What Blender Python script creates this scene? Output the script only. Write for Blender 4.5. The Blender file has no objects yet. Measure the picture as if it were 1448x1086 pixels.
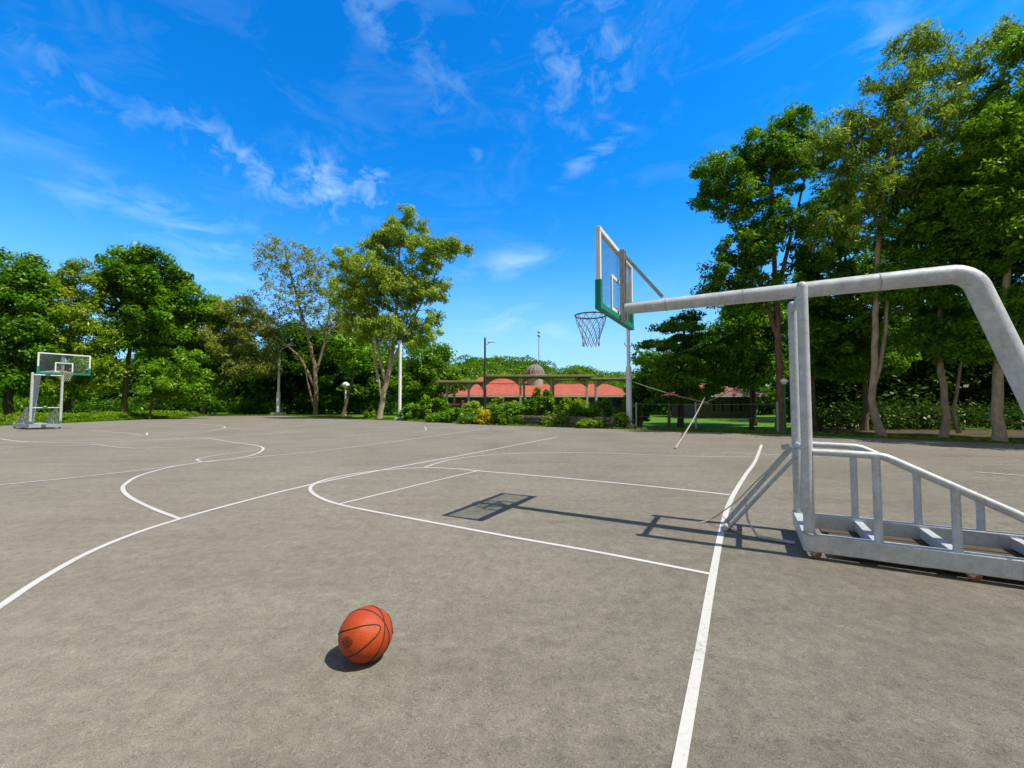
import bpy, math, random
import numpy as np
from mathutils import Vector, Matrix
random.seed(7)
R = math.radians
S = bpy.context.scene
COL = S.collection
# ------------------------------------------------------------------ camera model (photo pixels 1448 x 1086)
F, CX, CY, HOR, H = 600.0, 724.0, 543.0, 570.0, 1.6
PITCH = math.atan((HOR - CY) / F)
cP, sP = math.cos(PITCH), math.sin(PITCH)
def at(px, py, Y):
    """world point seen at a photo pixel, Y metres in front of the camera"""
    a, b = (px - CX) / F, (CY - py) / F
    d = Vector((a, cP - b * sP, sP + b * cP))
    k = Y / d.y
    return Vector((d.x * k, Y, H + d.z * k))
def gr(px, py, z=0.0):
    a, b = (px - CX) / F, (CY - py) / F
    d = Vector((a, cP - b * sP, sP + b * cP))
    k = (z - H) / d.z
    return Vector((d.x * k, d.y * k, z))
cam_d = bpy.data.cameras.new('camera')
cam = bpy.data.objects.new('camera', cam_d); COL.objects.link(cam)
cam.location = (0, 0, H); cam.rotation_euler = (R(90) + PITCH, 0, 0)
cam_d.sensor_width = 36; cam_d.lens = F / 1448 * 36; cam_d.clip_start = 0.05; cam_d.clip_end = 3000
S.camera = cam
# ------------------------------------------------------------------ tags
def tag(o, label=None, cat=None, group=None, kind=None):
    if label: o['label'] = label
    if cat: o['category'] = cat
    if group: o['group'] = group
    if kind: o['kind'] = kind
    return o
def empty(name, loc, rz=0, label=None, cat=None, group=None):
    o = bpy.data.objects.new(name, None); COL.objects.link(o)
    o.empty_display_size = 0.2
    o.location = loc; o.rotation_euler = (0, 0, rz)
    return tag(o, label, cat, group)
# ------------------------------------------------------------------ mesh builder
class MB:
    def __init__(s): s.v = []; s.f = []; s.sm = []
    def add(s, vs, fs, smooth=False):
        n = len(s.v); s.v += [tuple(x) for x in vs]
        for f in fs: s.f.append([i + n for i in f]); s.sm.append(smooth)
        return s
    def box(s, x0, x1, y0, y1, z0, z1, bev=0.0):
        if bev <= 0:
            vs = [(x, y, z) for z in (z0, z1) for y in (y0, y1) for x in (x0, x1)]
            return s.add(vs, [(0,2,3,1),(4,5,7,6),(0,1,5,4),(2,6,7,3),(0,4,6,2),(1,3,7,5)])
        import bmesh
        bm = bmesh.new(); bmesh.ops.create_cube(bm, size=1)
        for v in bm.verts:
            v.co = ((x0+x1)/2 + v.co.x*(x1-x0), (y0+y1)/2 + v.co.y*(y1-y0), (z0+z1)/2 + v.co.z*(z1-z0))
        bmesh.ops.bevel(bm, geom=bm.edges[:], offset=bev, segments=2, affect='EDGES', profile=0.5)
        bm.verts.index_update()
        s.add([v.co for v in bm.verts], [[v.index for v in f.verts] for f in bm.faces]); bm.free()
        return s
    def bar(s, a, b, w, h, up=(0,0,1)):
        a, b = Vector(a), Vector(b); d = (b - a).normalized(); u = Vector(up)
        if abs(d.dot(u)) > 0.98: u = Vector((1,0,0))
        r = d.cross(u).normalized(); u = r.cross(d).normalized()
        vs = [p + r*x*w/2 + u*y*h/2 for p in (a, b) for (x, y) in ((-1,-1),(1,-1),(1,1),(-1,1))]
        return s.add(vs, [(0,1,2,3),(7,6,5,4),(0,4,5,1),(1,5,6,2),(2,6,7,3),(3,7,4,0)])
    def tube(s, pts, r, n=12, cap=True, closed=False, smooth=True):
        P = [Vector(p) for p in pts]; m = len(P)
        rr = r if isinstance(r, (list, tuple)) else [r]*m
        T = []
        for i in range(m):
            if closed: t = P[(i+1) % m] - P[i-1]
            else: t = P[min(i+1, m-1)] - P[max(i-1, 0)]
            T.append(t.normalized() if t.length > 1e-9 else Vector((0,0,1)))
        u = T[0].orthogonal().normalized(); base = []
        for i in range(m):
            u = (u - T[i]*u.dot(T[i]))
            u = u.normalized() if u.length > 1e-6 else T[i].orthogonal().normalized()
            w = T[i].cross(u)
            base.append([P[i] + (u*math.cos(2*math.pi*k/n) + w*math.sin(2*math.pi*k/n))*rr[i] for k in range(n)])
        vs = [p for ring in base for p in ring]
        fs = []
        for i in range(m if closed else m-1):
            j = (i+1) % m
            for k in range(n):
                l = (k+1) % n; fs.append((i*n+k, i*n+l, j*n+l, j*n+k))
        s.add(vs, fs, smooth)
        if cap and not closed:
            s.add(base[0], [list(range(n))[::-1]]); s.add(base[-1], [list(range(n))])
        return s
    def lathe(s, prof, c=(0,0,0), n=20, smooth=True):
        c = Vector(c); vs = []; fs = []
        for (r, z) in prof:
            for k in range(n):
                a = 2*math.pi*k/n; vs.append(c + Vector((r*math.cos(a), r*math.sin(a), z)))
        for i in range(len(prof)-1):
            for k in range(n):
                l = (k+1) % n; fs.append((i*n+k, i*n+l, (i+1)*n+l, (i+1)*n+k))
        s.add(vs, fs, smooth)
        s.add(vs[:n], [list(range(n))[::-1]]); s.add(vs[-n:], [list(range(n))])
        return s
    def build(s, name, m, parent=None, origin=None):
        me = bpy.data.meshes.new(name)
        o0 = Vector(origin) if origin is not None else Vector((0,0,0))
        me.from_pydata([tuple(Vector(v) - o0) for v in s.v], [], s.f)
        me.polygons.foreach_set('use_smooth', s.sm)
        me.materials.append(m); me.update()
        o = bpy.data.objects.new(name, me); COL.objects.link(o)
        if origin is not None: o.location = o0
        if parent: o.parent = parent
        return o
def sheet(name, pts, m, kind='structure'):
    mb = MB(); mb.add(pts, [list(range(len(pts)))]); o = mb.build(name, m); tag(o, kind=kind); return o
# ------------------------------------------------------------------ materials
def newmat(name):
    m = bpy.data.materials.new(name); m.use_nodes = True
    nt = m.node_tree; nt.nodes.clear()
    out = nt.nodes.new('ShaderNodeOutputMaterial'); return m, nt, out
def N(nt, t, **kw):
    n = nt.nodes.new(t)
    for k, v in kw.items():
        if k in n.inputs: n.inputs[k].default_value = v
        else: setattr(n, k, v)
    return n
def L(nt, a, b): nt.links.new(a, b)
def ramp(nt, fac, stops):
    n = nt.nodes.new('ShaderNodeValToRGB'); e = n.color_ramp.elements
    while len(e) < len(stops): e.new(0.5)
    for i, (p, c) in enumerate(stops):
        e[i].position = p; e[i].color = (*c, 1) if len(c) == 3 else c
    L(nt, fac, n.inputs['Fac']); return n.outputs['Color']
def math_(nt, op, a, b=None, c=None, clamp=False):
    n = nt.nodes.new('ShaderNodeMath'); n.operation = op; n.use_clamp = clamp
    for i, x in enumerate((a, b, c)):
        if x is None: continue
        if isinstance(x, (int, float)): n.inputs[i].default_value = x
        else: L(nt, x, n.inputs[i])
    return n.outputs[0]
def mixc(nt, fac, a, b, mode='MIX'):
    n = nt.nodes.new('ShaderNodeMix'); n.data_type = 'RGBA'; n.blend_type = mode
    for sock, x in ((n.inputs[0], fac), (n.inputs[6], a), (n.inputs[7], b)):
        if isinstance(x, (int, float)): sock.default_value = x
        elif isinstance(x, tuple): sock.default_value = (*x, 1) if len(x) == 3 else x
        else: L(nt, x, sock)
    return n.outputs[2]
def simple(name, c, rough=0.6, metal=0.0, var=0.25, scale=6.0, bump=0.0, bscale=40, spec=0.4, stretch=None, dirt=None):
    m, nt, out = newmat(name)
    b = N(nt, 'ShaderNodeBsdfPrincipled', Roughness=rough, Metallic=metal)
    b.inputs['Specular IOR Level'].default_value = spec
    tc = N(nt, 'ShaderNodeTexCoord'); vec = tc.outputs['Object']
    if stretch:
        mp = N(nt, 'ShaderNodeMapping'); mp.inputs['Scale'].default_value = stretch
        L(nt, vec, mp.inputs['Vector']); vec = mp.outputs['Vector']
    nz = N(nt, 'ShaderNodeTexNoise', Scale=scale, Detail=6.0, Roughness=0.65); L(nt, vec, nz.inputs['Vector'])
    lo = tuple(x*(1-var) for x in c); hi = tuple(min(1, x*(1+var)) for x in c)
    colr = ramp(nt, nz.outputs['Fac'], [(0.3, lo), (0.7, hi)])
    if dirt:
        n2 = N(nt, 'ShaderNodeTexNoise', Scale=scale*0.6, Detail=8.0, Roughness=0.75, Distortion=0.6); L(nt, vec, n2.inputs['Vector'])
        k = ramp(nt, n2.outputs['Fac'], [(0.56, (0,0,0)), (0.70, (1,1,1))])
        colr = mixc(nt, math_(nt, 'MULTIPLY', k, dirt[1]), colr, dirt[0])
    L(nt, colr, b.inputs['Base Color'])
    if bump > 0:
        n3 = N(nt, 'ShaderNodeTexNoise', Scale=bscale, Detail=4.0); L(nt, vec, n3.inputs['Vector'])
        bp = N(nt, 'ShaderNodeBump', Strength=bump, Distance=0.02); L(nt, n3.outputs['Fac'], bp.inputs['Height'])
        L(nt, bp.outputs['Normal'], b.inputs['Normal'])
    L(nt, b.outputs['BSDF'], out.inputs['Surface']); return m
def leafmat(name, dark, mid, light, trans=0.5):
    dark, mid, light = [(c_[0]*1.75, c_[1]*1.9, c_[2]*1.7) for c_ in (dark, mid, light)]
    m, nt, out = newmat(name)
    a = N(nt, 'ShaderNodeAttribute', attribute_name='tint')
    c = ramp(nt, a.outputs['Fac'], [(0.0, dark), (0.5, mid), (1.0, light)])
    d = N(nt, 'ShaderNodeBsdfDiffuse'); t = N(nt, 'ShaderNodeBsdfTranslucent'); g = N(nt, 'ShaderNodeBsdfGlossy', Roughness=0.38)
    L(nt, c, d.inputs['Color'])
    c2 = mixc(nt, 0.6, c, (1.15, 1.0, 0.25), 'MULTIPLY'); c3 = mixc(nt, 0.5, c, c2); L(nt, c3, t.inputs['Color'])
    g.inputs['Color'].default_value = (0.8, 0.85, 0.5, 1)
    m1 = N(nt, 'ShaderNodeMixShader', Fac=trans); L(nt, d.outputs[0], m1.inputs[1]); L(nt, t.outputs[0], m1.inputs[2])
    m2 = N(nt, 'ShaderNodeMixShader', Fac=0.022); L(nt, m1.outputs[0], m2.inputs[1]); L(nt, g.outputs[0], m2.inputs[2])
    L(nt, m2.outputs[0], out.inputs['Surface']); return m
def asphalt():
    m, nt, out = newmat('asphalt')
    b = N(nt, 'ShaderNodeBsdfPrincipled', Roughness=0.9); b.inputs['Specular IOR Level'].default_value = 0.2
    b.inputs['Sheen Weight'].default_value = 0.2; b.inputs['Sheen Roughness'].default_value = 0.6; b.inputs['Sheen Tint'].default_value = (1.0, 0.9, 0.75, 1)
    tc = N(nt, 'ShaderNodeTexCoord'); v = tc.outputs['Object']
    big = N(nt, 'ShaderNodeTexNoise', Scale=0.35, Detail=7.0, Roughness=0.6, Distortion=0.4); L(nt, v, big.inputs['Vector'])
    c = ramp(nt, big.outputs['Fac'], [(0.3, (0.138, 0.123, 0.095)), (0.5, (0.174, 0.157, 0.124)), (0.72, (0.208, 0.189, 0.151))])
    mp = N(nt, 'ShaderNodeMapping'); mp.inputs['Rotation'].default_value = (0, 0, R(-31)); mp.inputs['Scale'].default_value = (0.5, 3.0, 1)
    L(nt, v, mp.inputs['Vector'])
    st = N(nt, 'ShaderNodeTexNoise', Scale=0.8, Detail=8.0, Roughness=0.7); L(nt, mp.outputs[0], st.inputs['Vector'])
    c = mixc(nt, 0.55, c, ramp(nt, st.outputs['Fac'], [(0.32, (0.70, 0.69, 0.67)), (0.6, (1.08, 1.08, 1.08))]), 'MULTIPLY')
    # short curly trowel marks: contour lines of a noise, broken up by a second noise
    w = N(nt, 'ShaderNodeTexNoise', Scale=19.0, Detail=0.6, Roughness=0.5, Distortion=1.1); L(nt, v, w.inputs['Vector'])
    fr = math_(nt, 'FRACT', math_(nt, 'MULTIPLY', w.outputs['Fac'], 7.0))
    tri = math_(nt, 'ABSOLUTE', math_(nt, 'SUBTRACT', fr, 0.5))
    brk = N(nt, 'ShaderNodeTexNoise', Scale=30.0, Detail=2.0); L(nt, v, brk.inputs['Vector'])
    bk = ramp(nt, brk.outputs['Fac'], [(0.40, (0,0,0)), (0.56, (1,1,1))])
    lines = math_(nt, 'MULTIPLY', math_(nt, 'SUBTRACT', tri, 0.25), bk)
    g = N(nt, 'ShaderNodeTexNoise', Scale=160.0, Detail=5.0, Roughness=0.8); L(nt, v, g.inputs['Vector'])
    vo = N(nt, 'ShaderNodeTexVoronoi', Scale=95.0); L(nt, v, vo.inputs['Vector'])
    k = math_(nt, 'ADD', math_(nt, 'MULTIPLY', lines, 2.3), math_(nt, 'MULTIPLY', math_(nt, 'SUBTRACT', g.outputs['Fac'], 0.5), 4.2))
    fg = N(nt, 'ShaderNodeTexNoise', Scale=7.0, Detail=10.0, Roughness=0.92, Lacunarity=2.1); L(nt, v, fg.inputs['Vector'])
    k = math_(nt, 'ADD', k, math_(nt, 'MULTIPLY', math_(nt, 'SUBTRACT', fg.outputs['Fac'], 0.5), 5.0))
    sp = ramp(nt, vo.outputs['Distance'], [(0.10, (1,1,1)), (0.22, (0,0,0))])
    k = math_(nt, 'SUBTRACT', k, math_(nt, 'MULTIPLY', sp, 0.22))
    fine = math_(nt, 'MAXIMUM', math_(nt, 'ADD', k, 1.0), 0.25)
    cb = nt.nodes.new('ShaderNodeCombineColor')
    for i in range(3): L(nt, fine, cb.inputs[i])
    c = mixc(nt, 0.75, c, cb.outputs[0], 'MULTIPLY')
    # fine cracks
    wn = N(nt, 'ShaderNodeTexNoise', Scale=1.3, Detail=4.0); L(nt, v, wn.inputs['Vector'])
    vm = N(nt, 'ShaderNodeVectorMath', operation='SCALE'); vm.inputs['Scale'].default_value = 1.4; L(nt, wn.outputs['Color'], vm.inputs[0])
    va = N(nt, 'ShaderNodeVectorMath', operation='ADD'); L(nt, mp.outputs[0], va.inputs[0]); L(nt, vm.outputs[0], va.inputs[1])
    ck = N(nt, 'ShaderNodeTexVoronoi', Scale=0.24, feature='DISTANCE_TO_EDGE'); L(nt, va.outputs[0], ck.inputs['Vector'])
    cr = ramp(nt, ck.outputs['Distance'], [(0.0, (0.62, 0.6, 0.58)), (0.004, (1,1,1))])
    bm = N(nt, 'ShaderNodeTexNoise', Scale=0.5); L(nt, v, bm.inputs['Vector'])
    cm = math_(nt, 'MULTIPLY', ramp(nt, bm.outputs['Fac'], [(0.48, (0,0,0)), (0.6, (1,1,1))]), 0.8)
    c = mixc(nt, cm, c, mixc(nt, 1.0, c, cr, 'MULTIPLY'))
    L(nt, c, b.inputs['Base Color'])
    bp = N(nt, 'ShaderNodeBump', Strength=0.55, Distance=0.012); L(nt, k, bp.inputs['Height']); L(nt, bp.outputs[0], b.inputs['Normal'])
    L(nt, b.outputs[0], out.inputs['Surface']); return m
def paintmat():
    m, nt, out = newmat('line_paint')
    b = N(nt, 'ShaderNodeBsdfPrincipled', Roughness=0.7)
    tc = N(nt, 'ShaderNodeTexCoord'); v = tc.outputs['Object']
    n1 = N(nt, 'ShaderNodeTexNoise', Scale=30.0, Detail=6.0, Roughness=0.8); L(nt, v, n1.inputs['Vector'])
    n2 = N(nt, 'ShaderNodeTexNoise', Scale=1.1, Detail=3.0); L(nt, v, n2.inputs['Vector'])
    k = math_(nt, 'ADD', math_(nt, 'MULTIPLY', n1.outputs['Fac'], 0.75), math_(nt, 'MULTIPLY', n2.outputs['Fac'], 0.5))
    c = ramp(nt, k, [(0.5, (0.54, 0.525, 0.49)), (0.70, (0.49, 0.475, 0.44)), (0.83, (0.26, 0.24, 0.20))])
    L(nt, c, b.inputs['Base Color']); L(nt, b.outputs[0], out.inputs['Surface']); return m
def grassmat():
    m, nt, out = newmat('lawn')
    b = N(nt, 'ShaderNodeBsdfPrincipled', Roughness=0.9); b.inputs['Specular IOR Level'].default_value = 0.15
    tc = N(nt, 'ShaderNodeTexCoord'); v = tc.outputs['Object']
    n1 = N(nt, 'ShaderNodeTexNoise', Scale=0.4, Detail=6.0, Roughness=0.7); L(nt, v, n1.inputs['Vector'])
    n2 = N(nt, 'ShaderNodeTexNoise', Scale=9.0, Detail=6.0, Roughness=0.8); L(nt, v, n2.inputs['Vector'])
    k = math_(nt, 'ADD', math_(nt, 'MULTIPLY', n1.outputs['Fac'], 0.5), math_(nt, 'MULTIPLY', n2.outputs['Fac'], 0.5))
    c = ramp(nt, k, [(0.36, (0.03, 0.075, 0.006)), (0.5, (0.075, 0.19, 0.010)), (0.64, (0.13, 0.26, 0.016))])
    L(nt, c, b.inputs['Base Color'])
    bp = N(nt, 'ShaderNodeBump', Strength=0.8, Distance=0.05); L(nt, n2.outputs['Fac'], bp.inputs['Height']); L(nt, bp.outputs[0], b.inputs['Normal'])
    L(nt, b.outputs[0], out.inputs['Surface']); return m
def glassmat():
    m, nt, out = newmat('board_glass')
    t = N(nt, 'ShaderNodeBsdfTransparent'); t.inputs['Color'].default_value = (0.89, 0.94, 0.93, 1)
    d = N(nt, 'ShaderNodeBsdfDiffuse'); d.inputs['Color'].default_value = (0.20, 0.27, 0.27, 1)
    g = N(nt, 'ShaderNodeBsdfGlossy', Roughness=0.03); g.inputs['Color'].default_value = (0.9, 0.95, 1, 1)
    tc = N(nt, 'ShaderNodeTexCoord'); nz = N(nt, 'ShaderNodeTexNoise', Scale=3.0, Detail=5.0); L(nt, tc.outputs['Object'], nz.inputs['Vector'])
    f = math_(nt, 'MULTIPLY_ADD', nz.outputs['Fac'], 0.10, 0.03)
    m1 = N(nt, 'ShaderNodeMixShader'); L(nt, f, m1.inputs[0]); L(nt, t.outputs[0], m1.inputs[1]); L(nt, d.outputs[0], m1.inputs[2])
    lw = N(nt, 'ShaderNodeLayerWeight', Blend=0.5)
    m2 = N(nt, 'ShaderNodeMixShader'); L(nt, math_(nt, 'MULTIPLY_ADD', math_(nt, 'POWER', lw.outputs['Facing'], 4.0), 0.35, 0.03), m2.inputs[0]); L(nt, m1.outputs[0], m2.inputs[1]); L(nt, g.outputs[0], m2.inputs[2])
    L(nt, m2.outputs[0], out.inputs['Surface']); return m
M = {}
M['asphalt'] = asphalt(); M['paint'] = paintmat(); M['lawn'] = grassmat(); M['glass'] = glassmat()
def galvmat(name, c):
    m, nt, out = newmat(name)
    b = N(nt, 'ShaderNodeBsdfPrincipled', Metallic=0.15); b.inputs['Specular IOR Level'].default_value = 0.5
    tc = N(nt, 'ShaderNodeTexCoord'); v = tc.outputs['Object']
    n1 = N(nt, 'ShaderNodeTexNoise', Scale=7.0, Detail=7.0, Roughness=0.7); L(nt, v, n1.inputs['Vector'])
    col = ramp(nt, n1.outputs['Fac'], [(0.3, tuple(x*0.80 for x in c)), (0.7, tuple(x*1.14 for x in c))])
    vo = N(nt, 'ShaderNodeTexVoronoi', Scale=34.0); L(nt, v, vo.inputs['Vector'])
    sc = N(nt, 'ShaderNodeSeparateColor'); L(nt, vo.outputs['Color'], sc.inputs[0])
    col = mixc(nt, 0.5, col, ramp(nt, sc.outputs[0], [(0.0, (0.82, 0.83, 0.84)), (1.0, (1.1, 1.1, 1.1))]), 'MULTIPLY')
    mp = N(nt, 'ShaderNodeMapping'); mp.inputs['Scale'].default_value = (9, 9, 1.2); L(nt, v, mp.inputs['Vector'])
    n2 = N(nt, 'ShaderNodeTexNoise', Scale=2.2, Detail=8.0, Roughness=0.75, Distortion=0.4); L(nt, mp.outputs[0], n2.inputs['Vector'])
    col = mixc(nt, math_(nt, 'MULTIPLY', ramp(nt, n2.outputs['Fac'], [(0.58, (0,0,0)), (0.70, (1,1,1))]), 0.55), col, (0.27, 0.245, 0.21))
    n3 = N(nt, 'ShaderNodeTexNoise', Scale=5.0, Detail=10.0, Roughness=0.8); L(nt, v, n3.inputs['Vector'])
    col = mixc(nt, math_(nt, 'MULTIPLY', ramp(nt, n3.outputs['Fac'], [(0.66, (0,0,0)), (0.72, (1,1,1))]), 0.7), col, (0.19, 0.10, 0.05))
    L(nt, col, b.inputs['Base Color'])
    L(nt, math_(nt, 'MULTIPLY_ADD', sc.outputs[1], 0.16, 0.34), b.inputs['Roughness'])
    bp = N(nt, 'ShaderNodeBump', Strength=0.06, Distance=0.01); L(nt, n1.outputs['Fac'], bp.inputs['Height']); L(nt, bp.outputs[0], b.inputs['Normal'])
    L(nt, b.outputs[0], out.inputs['Surface']); return m
M['galv'] = galvmat('galvanised_pipe', (0.50, 0.535, 0.545))
M['galv_dull'] = simple('weathered_steel', (0.36, 0.37, 0.36), 0.6, 0.2, 0.25, 14, 0.08, 40, 0.4, dirt=((0.22, 0.17, 0.12), 0.6))
M['leg'] = simple('blue_grey_steel', (0.40, 0.43, 0.44), 0.5, 0.3, 0.25, 14, 0.05, 40, 0.4)
M['white'] = simple('white_painted_frame', (0.72, 0.71, 0.67), 0.5, 0, 0.08, 8, dirt=((0.45, 0.42, 0.36), 0.5))
M['teal'] = simple('green_padding', (0.004, 0.20, 0.135), 0.55, 0, 0.2, 8, dirt=((0.03, 0.12, 0.09), 0.4))
M['rim'] = simple('rim_rust', (0.20, 0.12, 0.075), 0.6, 0.2, 0.3, 20)
M['rim_orange'] = simple('rim_orange', (0.55, 0.20, 0.07), 0.5, 0.0, 0.2, 20)
M['net'] = simple('net_cord', (0.40, 0.38, 0.35), 0.9, 0, 0.2, 30)
M['caster'] = simple('rusty_caster', (0.30, 0.11, 0.05), 0.7, 0.1, 0.35, 30)
M['pole'] = simple('pole_paint', (0.74, 0.75, 0.74), 0.45, 0, 0.08, 3)
M['darkpole'] = simple('dark_pole', (0.02, 0.025, 0.025), 0.5, 0.2, 0.3, 3)
M['greenpole'] = simple('green_pole', (0.02, 0.17, 0.09), 0.5, 0, 0.2, 3)
M['greypost'] = simple('grey_post', (0.30, 0.36, 0.35), 0.5, 0.2, 0.2, 5)
M['lampglass'] = simple('lamp_globe', (0.75, 0.77, 0.74), 0.35, 0, 0.05, 5)
M['concrete'] = simple('concrete', (0.42, 0.40, 0.36), 0.9, 0, 0.25, 5, 0.2)
M['canopy'] = simple('tan_canopy', (0.25, 0.19, 0.10), 0.85, 0, 0.25, 1.2)
M['column'] = simple('pale_column', (0.33, 0.305, 0.26), 0.85, 0, 0.2, 1.5)
def tilemat(name, c):
    m, nt, out = newmat(name)
    b = N(nt, 'ShaderNodeBsdfPrincipled', Roughness=0.8); tc = N(nt, 'ShaderNodeTexCoord'); v = tc.outputs['Object']
    n1 = N(nt, 'ShaderNodeTexNoise', Scale=0.7, Detail=8.0, Roughness=0.75); L(nt, v, n1.inputs['Vector'])
    col = ramp(nt, n1.outputs['Fac'], [(0.3, tuple(x*0.6 for x in c)), (0.55, c), (0.75, tuple(x*1.25 for x in c))])
    wv = N(nt, 'ShaderNodeTexWave', Scale=1.6, bands_direction='X'); L(nt, v, wv.inputs['Vector'])
    w2 = N(nt, 'ShaderNodeTexWave', Scale=0.9, bands_direction='Y', wave_profile='SAW'); L(nt, v, w2.inputs['Vector'])
    k = math_(nt, 'ADD', math_(nt, 'MULTIPLY', wv.outputs['Fac'], 0.5), math_(nt, 'MULTIPLY', w2.outputs['Fac'], 0.5))
    col = mixc(nt, 0.7, col, ramp(nt, k, [(0.15, (0.55, 0.5, 0.48)), (0.6, (1.05, 1.05, 1.05))]), 'MULTIPLY'); L(nt, col, b.inputs['Base Color'])
    bp = N(nt, 'ShaderNodeBump', Strength=0.6, Distance=0.06); L(nt, k, bp.inputs['Height']); L(nt, bp.outputs[0], b.inputs['Normal'])
    L(nt, b.outputs[0], out.inputs['Surface']); return m
M['tiles'] = tilemat('red_tiles', (0.44, 0.095, 0.045))
M['tiles_dull'] = tilemat('faded_red_tiles', (0.32, 0.08, 0.055))
M['board'] = simple('dark_board', (0.07, 0.055, 0.04), 0.9, 0, 0.4, 8, 0.3, stretch=(1, 12, 12))
M['wall'] = simple('dark_wall', (0.10, 0.09, 0.075), 0.9, 0, 0.3, 1.0)
M['trim'] = simple('pale_trim', (0.42, 0.40, 0.36), 0.8, 0, 0.15, 1.0)
M['frame_dark'] = simple('window_frame_dark', (0.15, 0.13, 0.105), 0.8, 0, 0.2, 2.0)
M['glasspane'] = simple('window_pane', (0.03, 0.04, 0.045), 0.15, 0, 0.2, 1.0)
M['brownwood'] = simple('brown_wood', (0.15, 0.05, 0.025), 0.8, 0, 0.2, 2.0)
M['dome'] = simple('dome_slate', (0.15, 0.115, 0.10), 0.7, 0, 0.25, 3.0, stretch=(6, 6, 0.5))
M['mast'] = simple('mast_steel', (0.55, 0.57, 0.60), 0.6, 0.1, 0.1, 1.0)
M['bark'] = simple('bark_brown', (0.15, 0.105, 0.07), 0.95, 0, 0.45, 3.0, 0.6, 12, 0.2, stretch=(3, 3, 0.7))
M['bark_red'] = simple('bark_reddish', (0.20, 0.12, 0.075), 0.95, 0, 0.5, 4.0, 0.7, 12, 0.2, stretch=(3, 3, 0.6))
M['bark_pale'] = simple('bark_pale', (0.38, 0.295, 0.20), 0.9, 0, 0.35, 3.0, 0.4, 12, 0.2, stretch=(2, 2, 0.8), dirt=((0.13, 0.10, 0.07), 0.7))
M['bark_twig'] = simple('bark_twig', (0.22, 0.165, 0.11), 0.95, 0, 0.35, 3.0, 0.4, 12, 0.2, stretch=(3, 3, 0.7))
M['bark_dark'] = simple('bark_dark', (0.06, 0.047, 0.034), 0.95, 0, 0.4, 3.0, 0.5, 12, 0.2, stretch=(3, 3, 0.6))
M['stone'] = simple('wall_stone', (0.13, 0.12, 0.095), 0.95, 0, 0.5, 2.5, 0.8, 5)
M['bamboo'] = simple('bamboo', (0.34, 0.31, 0.25), 0.7, 0, 0.3, 5)
M['wire'] = simple('thin_wire', (0.22, 0.22, 0.21), 0.6, 0.3, 0.2, 5)
M['soil'] = simple('hill_soil', (0.03, 0.05, 0.015), 1.0, 0, 0.4, 0.1)
M['dry'] = simple('dry_soil', (0.14, 0.115, 0.06), 1.0, 0, 0.4, 0.8, 0.5, 6)
LF = {
 'deep': leafmat('leaf_deep_green', (0.024, 0.060, 0.003), (0.062, 0.140, 0.006), (0.140, 0.235, 0.010)),
 'fresh': leafmat('leaf_fresh_green', (0.032, 0.080, 0.004), (0.080, 0.165, 0.006), (0.165, 0.265, 0.012)),
 'yellowish': leafmat('leaf_yellow_green', (0.055, 0.090, 0.005), (0.125, 0.185, 0.008), (0.23, 0.285, 0.016)),
 'olive': leafmat('leaf_olive', (0.085, 0.120, 0.014), (0.160, 0.215, 0.026), (0.27, 0.325, 0.05)),
 'eucalypt': leafmat('leaf_eucalypt', (0.055, 0.090, 0.010), (0.115, 0.165, 0.018), (0.21, 0.265, 0.034)),
 'greyolive': leafmat('leaf_grey_olive', (0.085, 0.100, 0.018), (0.15, 0.165, 0.034), (0.24, 0.25, 0.065)),
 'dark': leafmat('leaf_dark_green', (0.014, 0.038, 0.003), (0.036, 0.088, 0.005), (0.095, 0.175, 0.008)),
 'hill': leafmat('leaf_hill_green', (0.030, 0.075, 0.006), (0.068, 0.135, 0.008), (0.13, 0.20, 0.016)),
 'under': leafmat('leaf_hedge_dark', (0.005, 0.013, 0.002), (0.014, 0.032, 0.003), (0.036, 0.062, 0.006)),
 'yellow': leafmat('leaf_yellow', (0.30, 0.24, 0.008), (0.40, 0.32, 0.010), (0.46, 0.37, 0.03)),
 'grass': leafmat('grass_blade', (0.045, 0.092, 0.004), (0.100, 0.175, 0.007), (0.175, 0.24, 0.015)),
}
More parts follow.
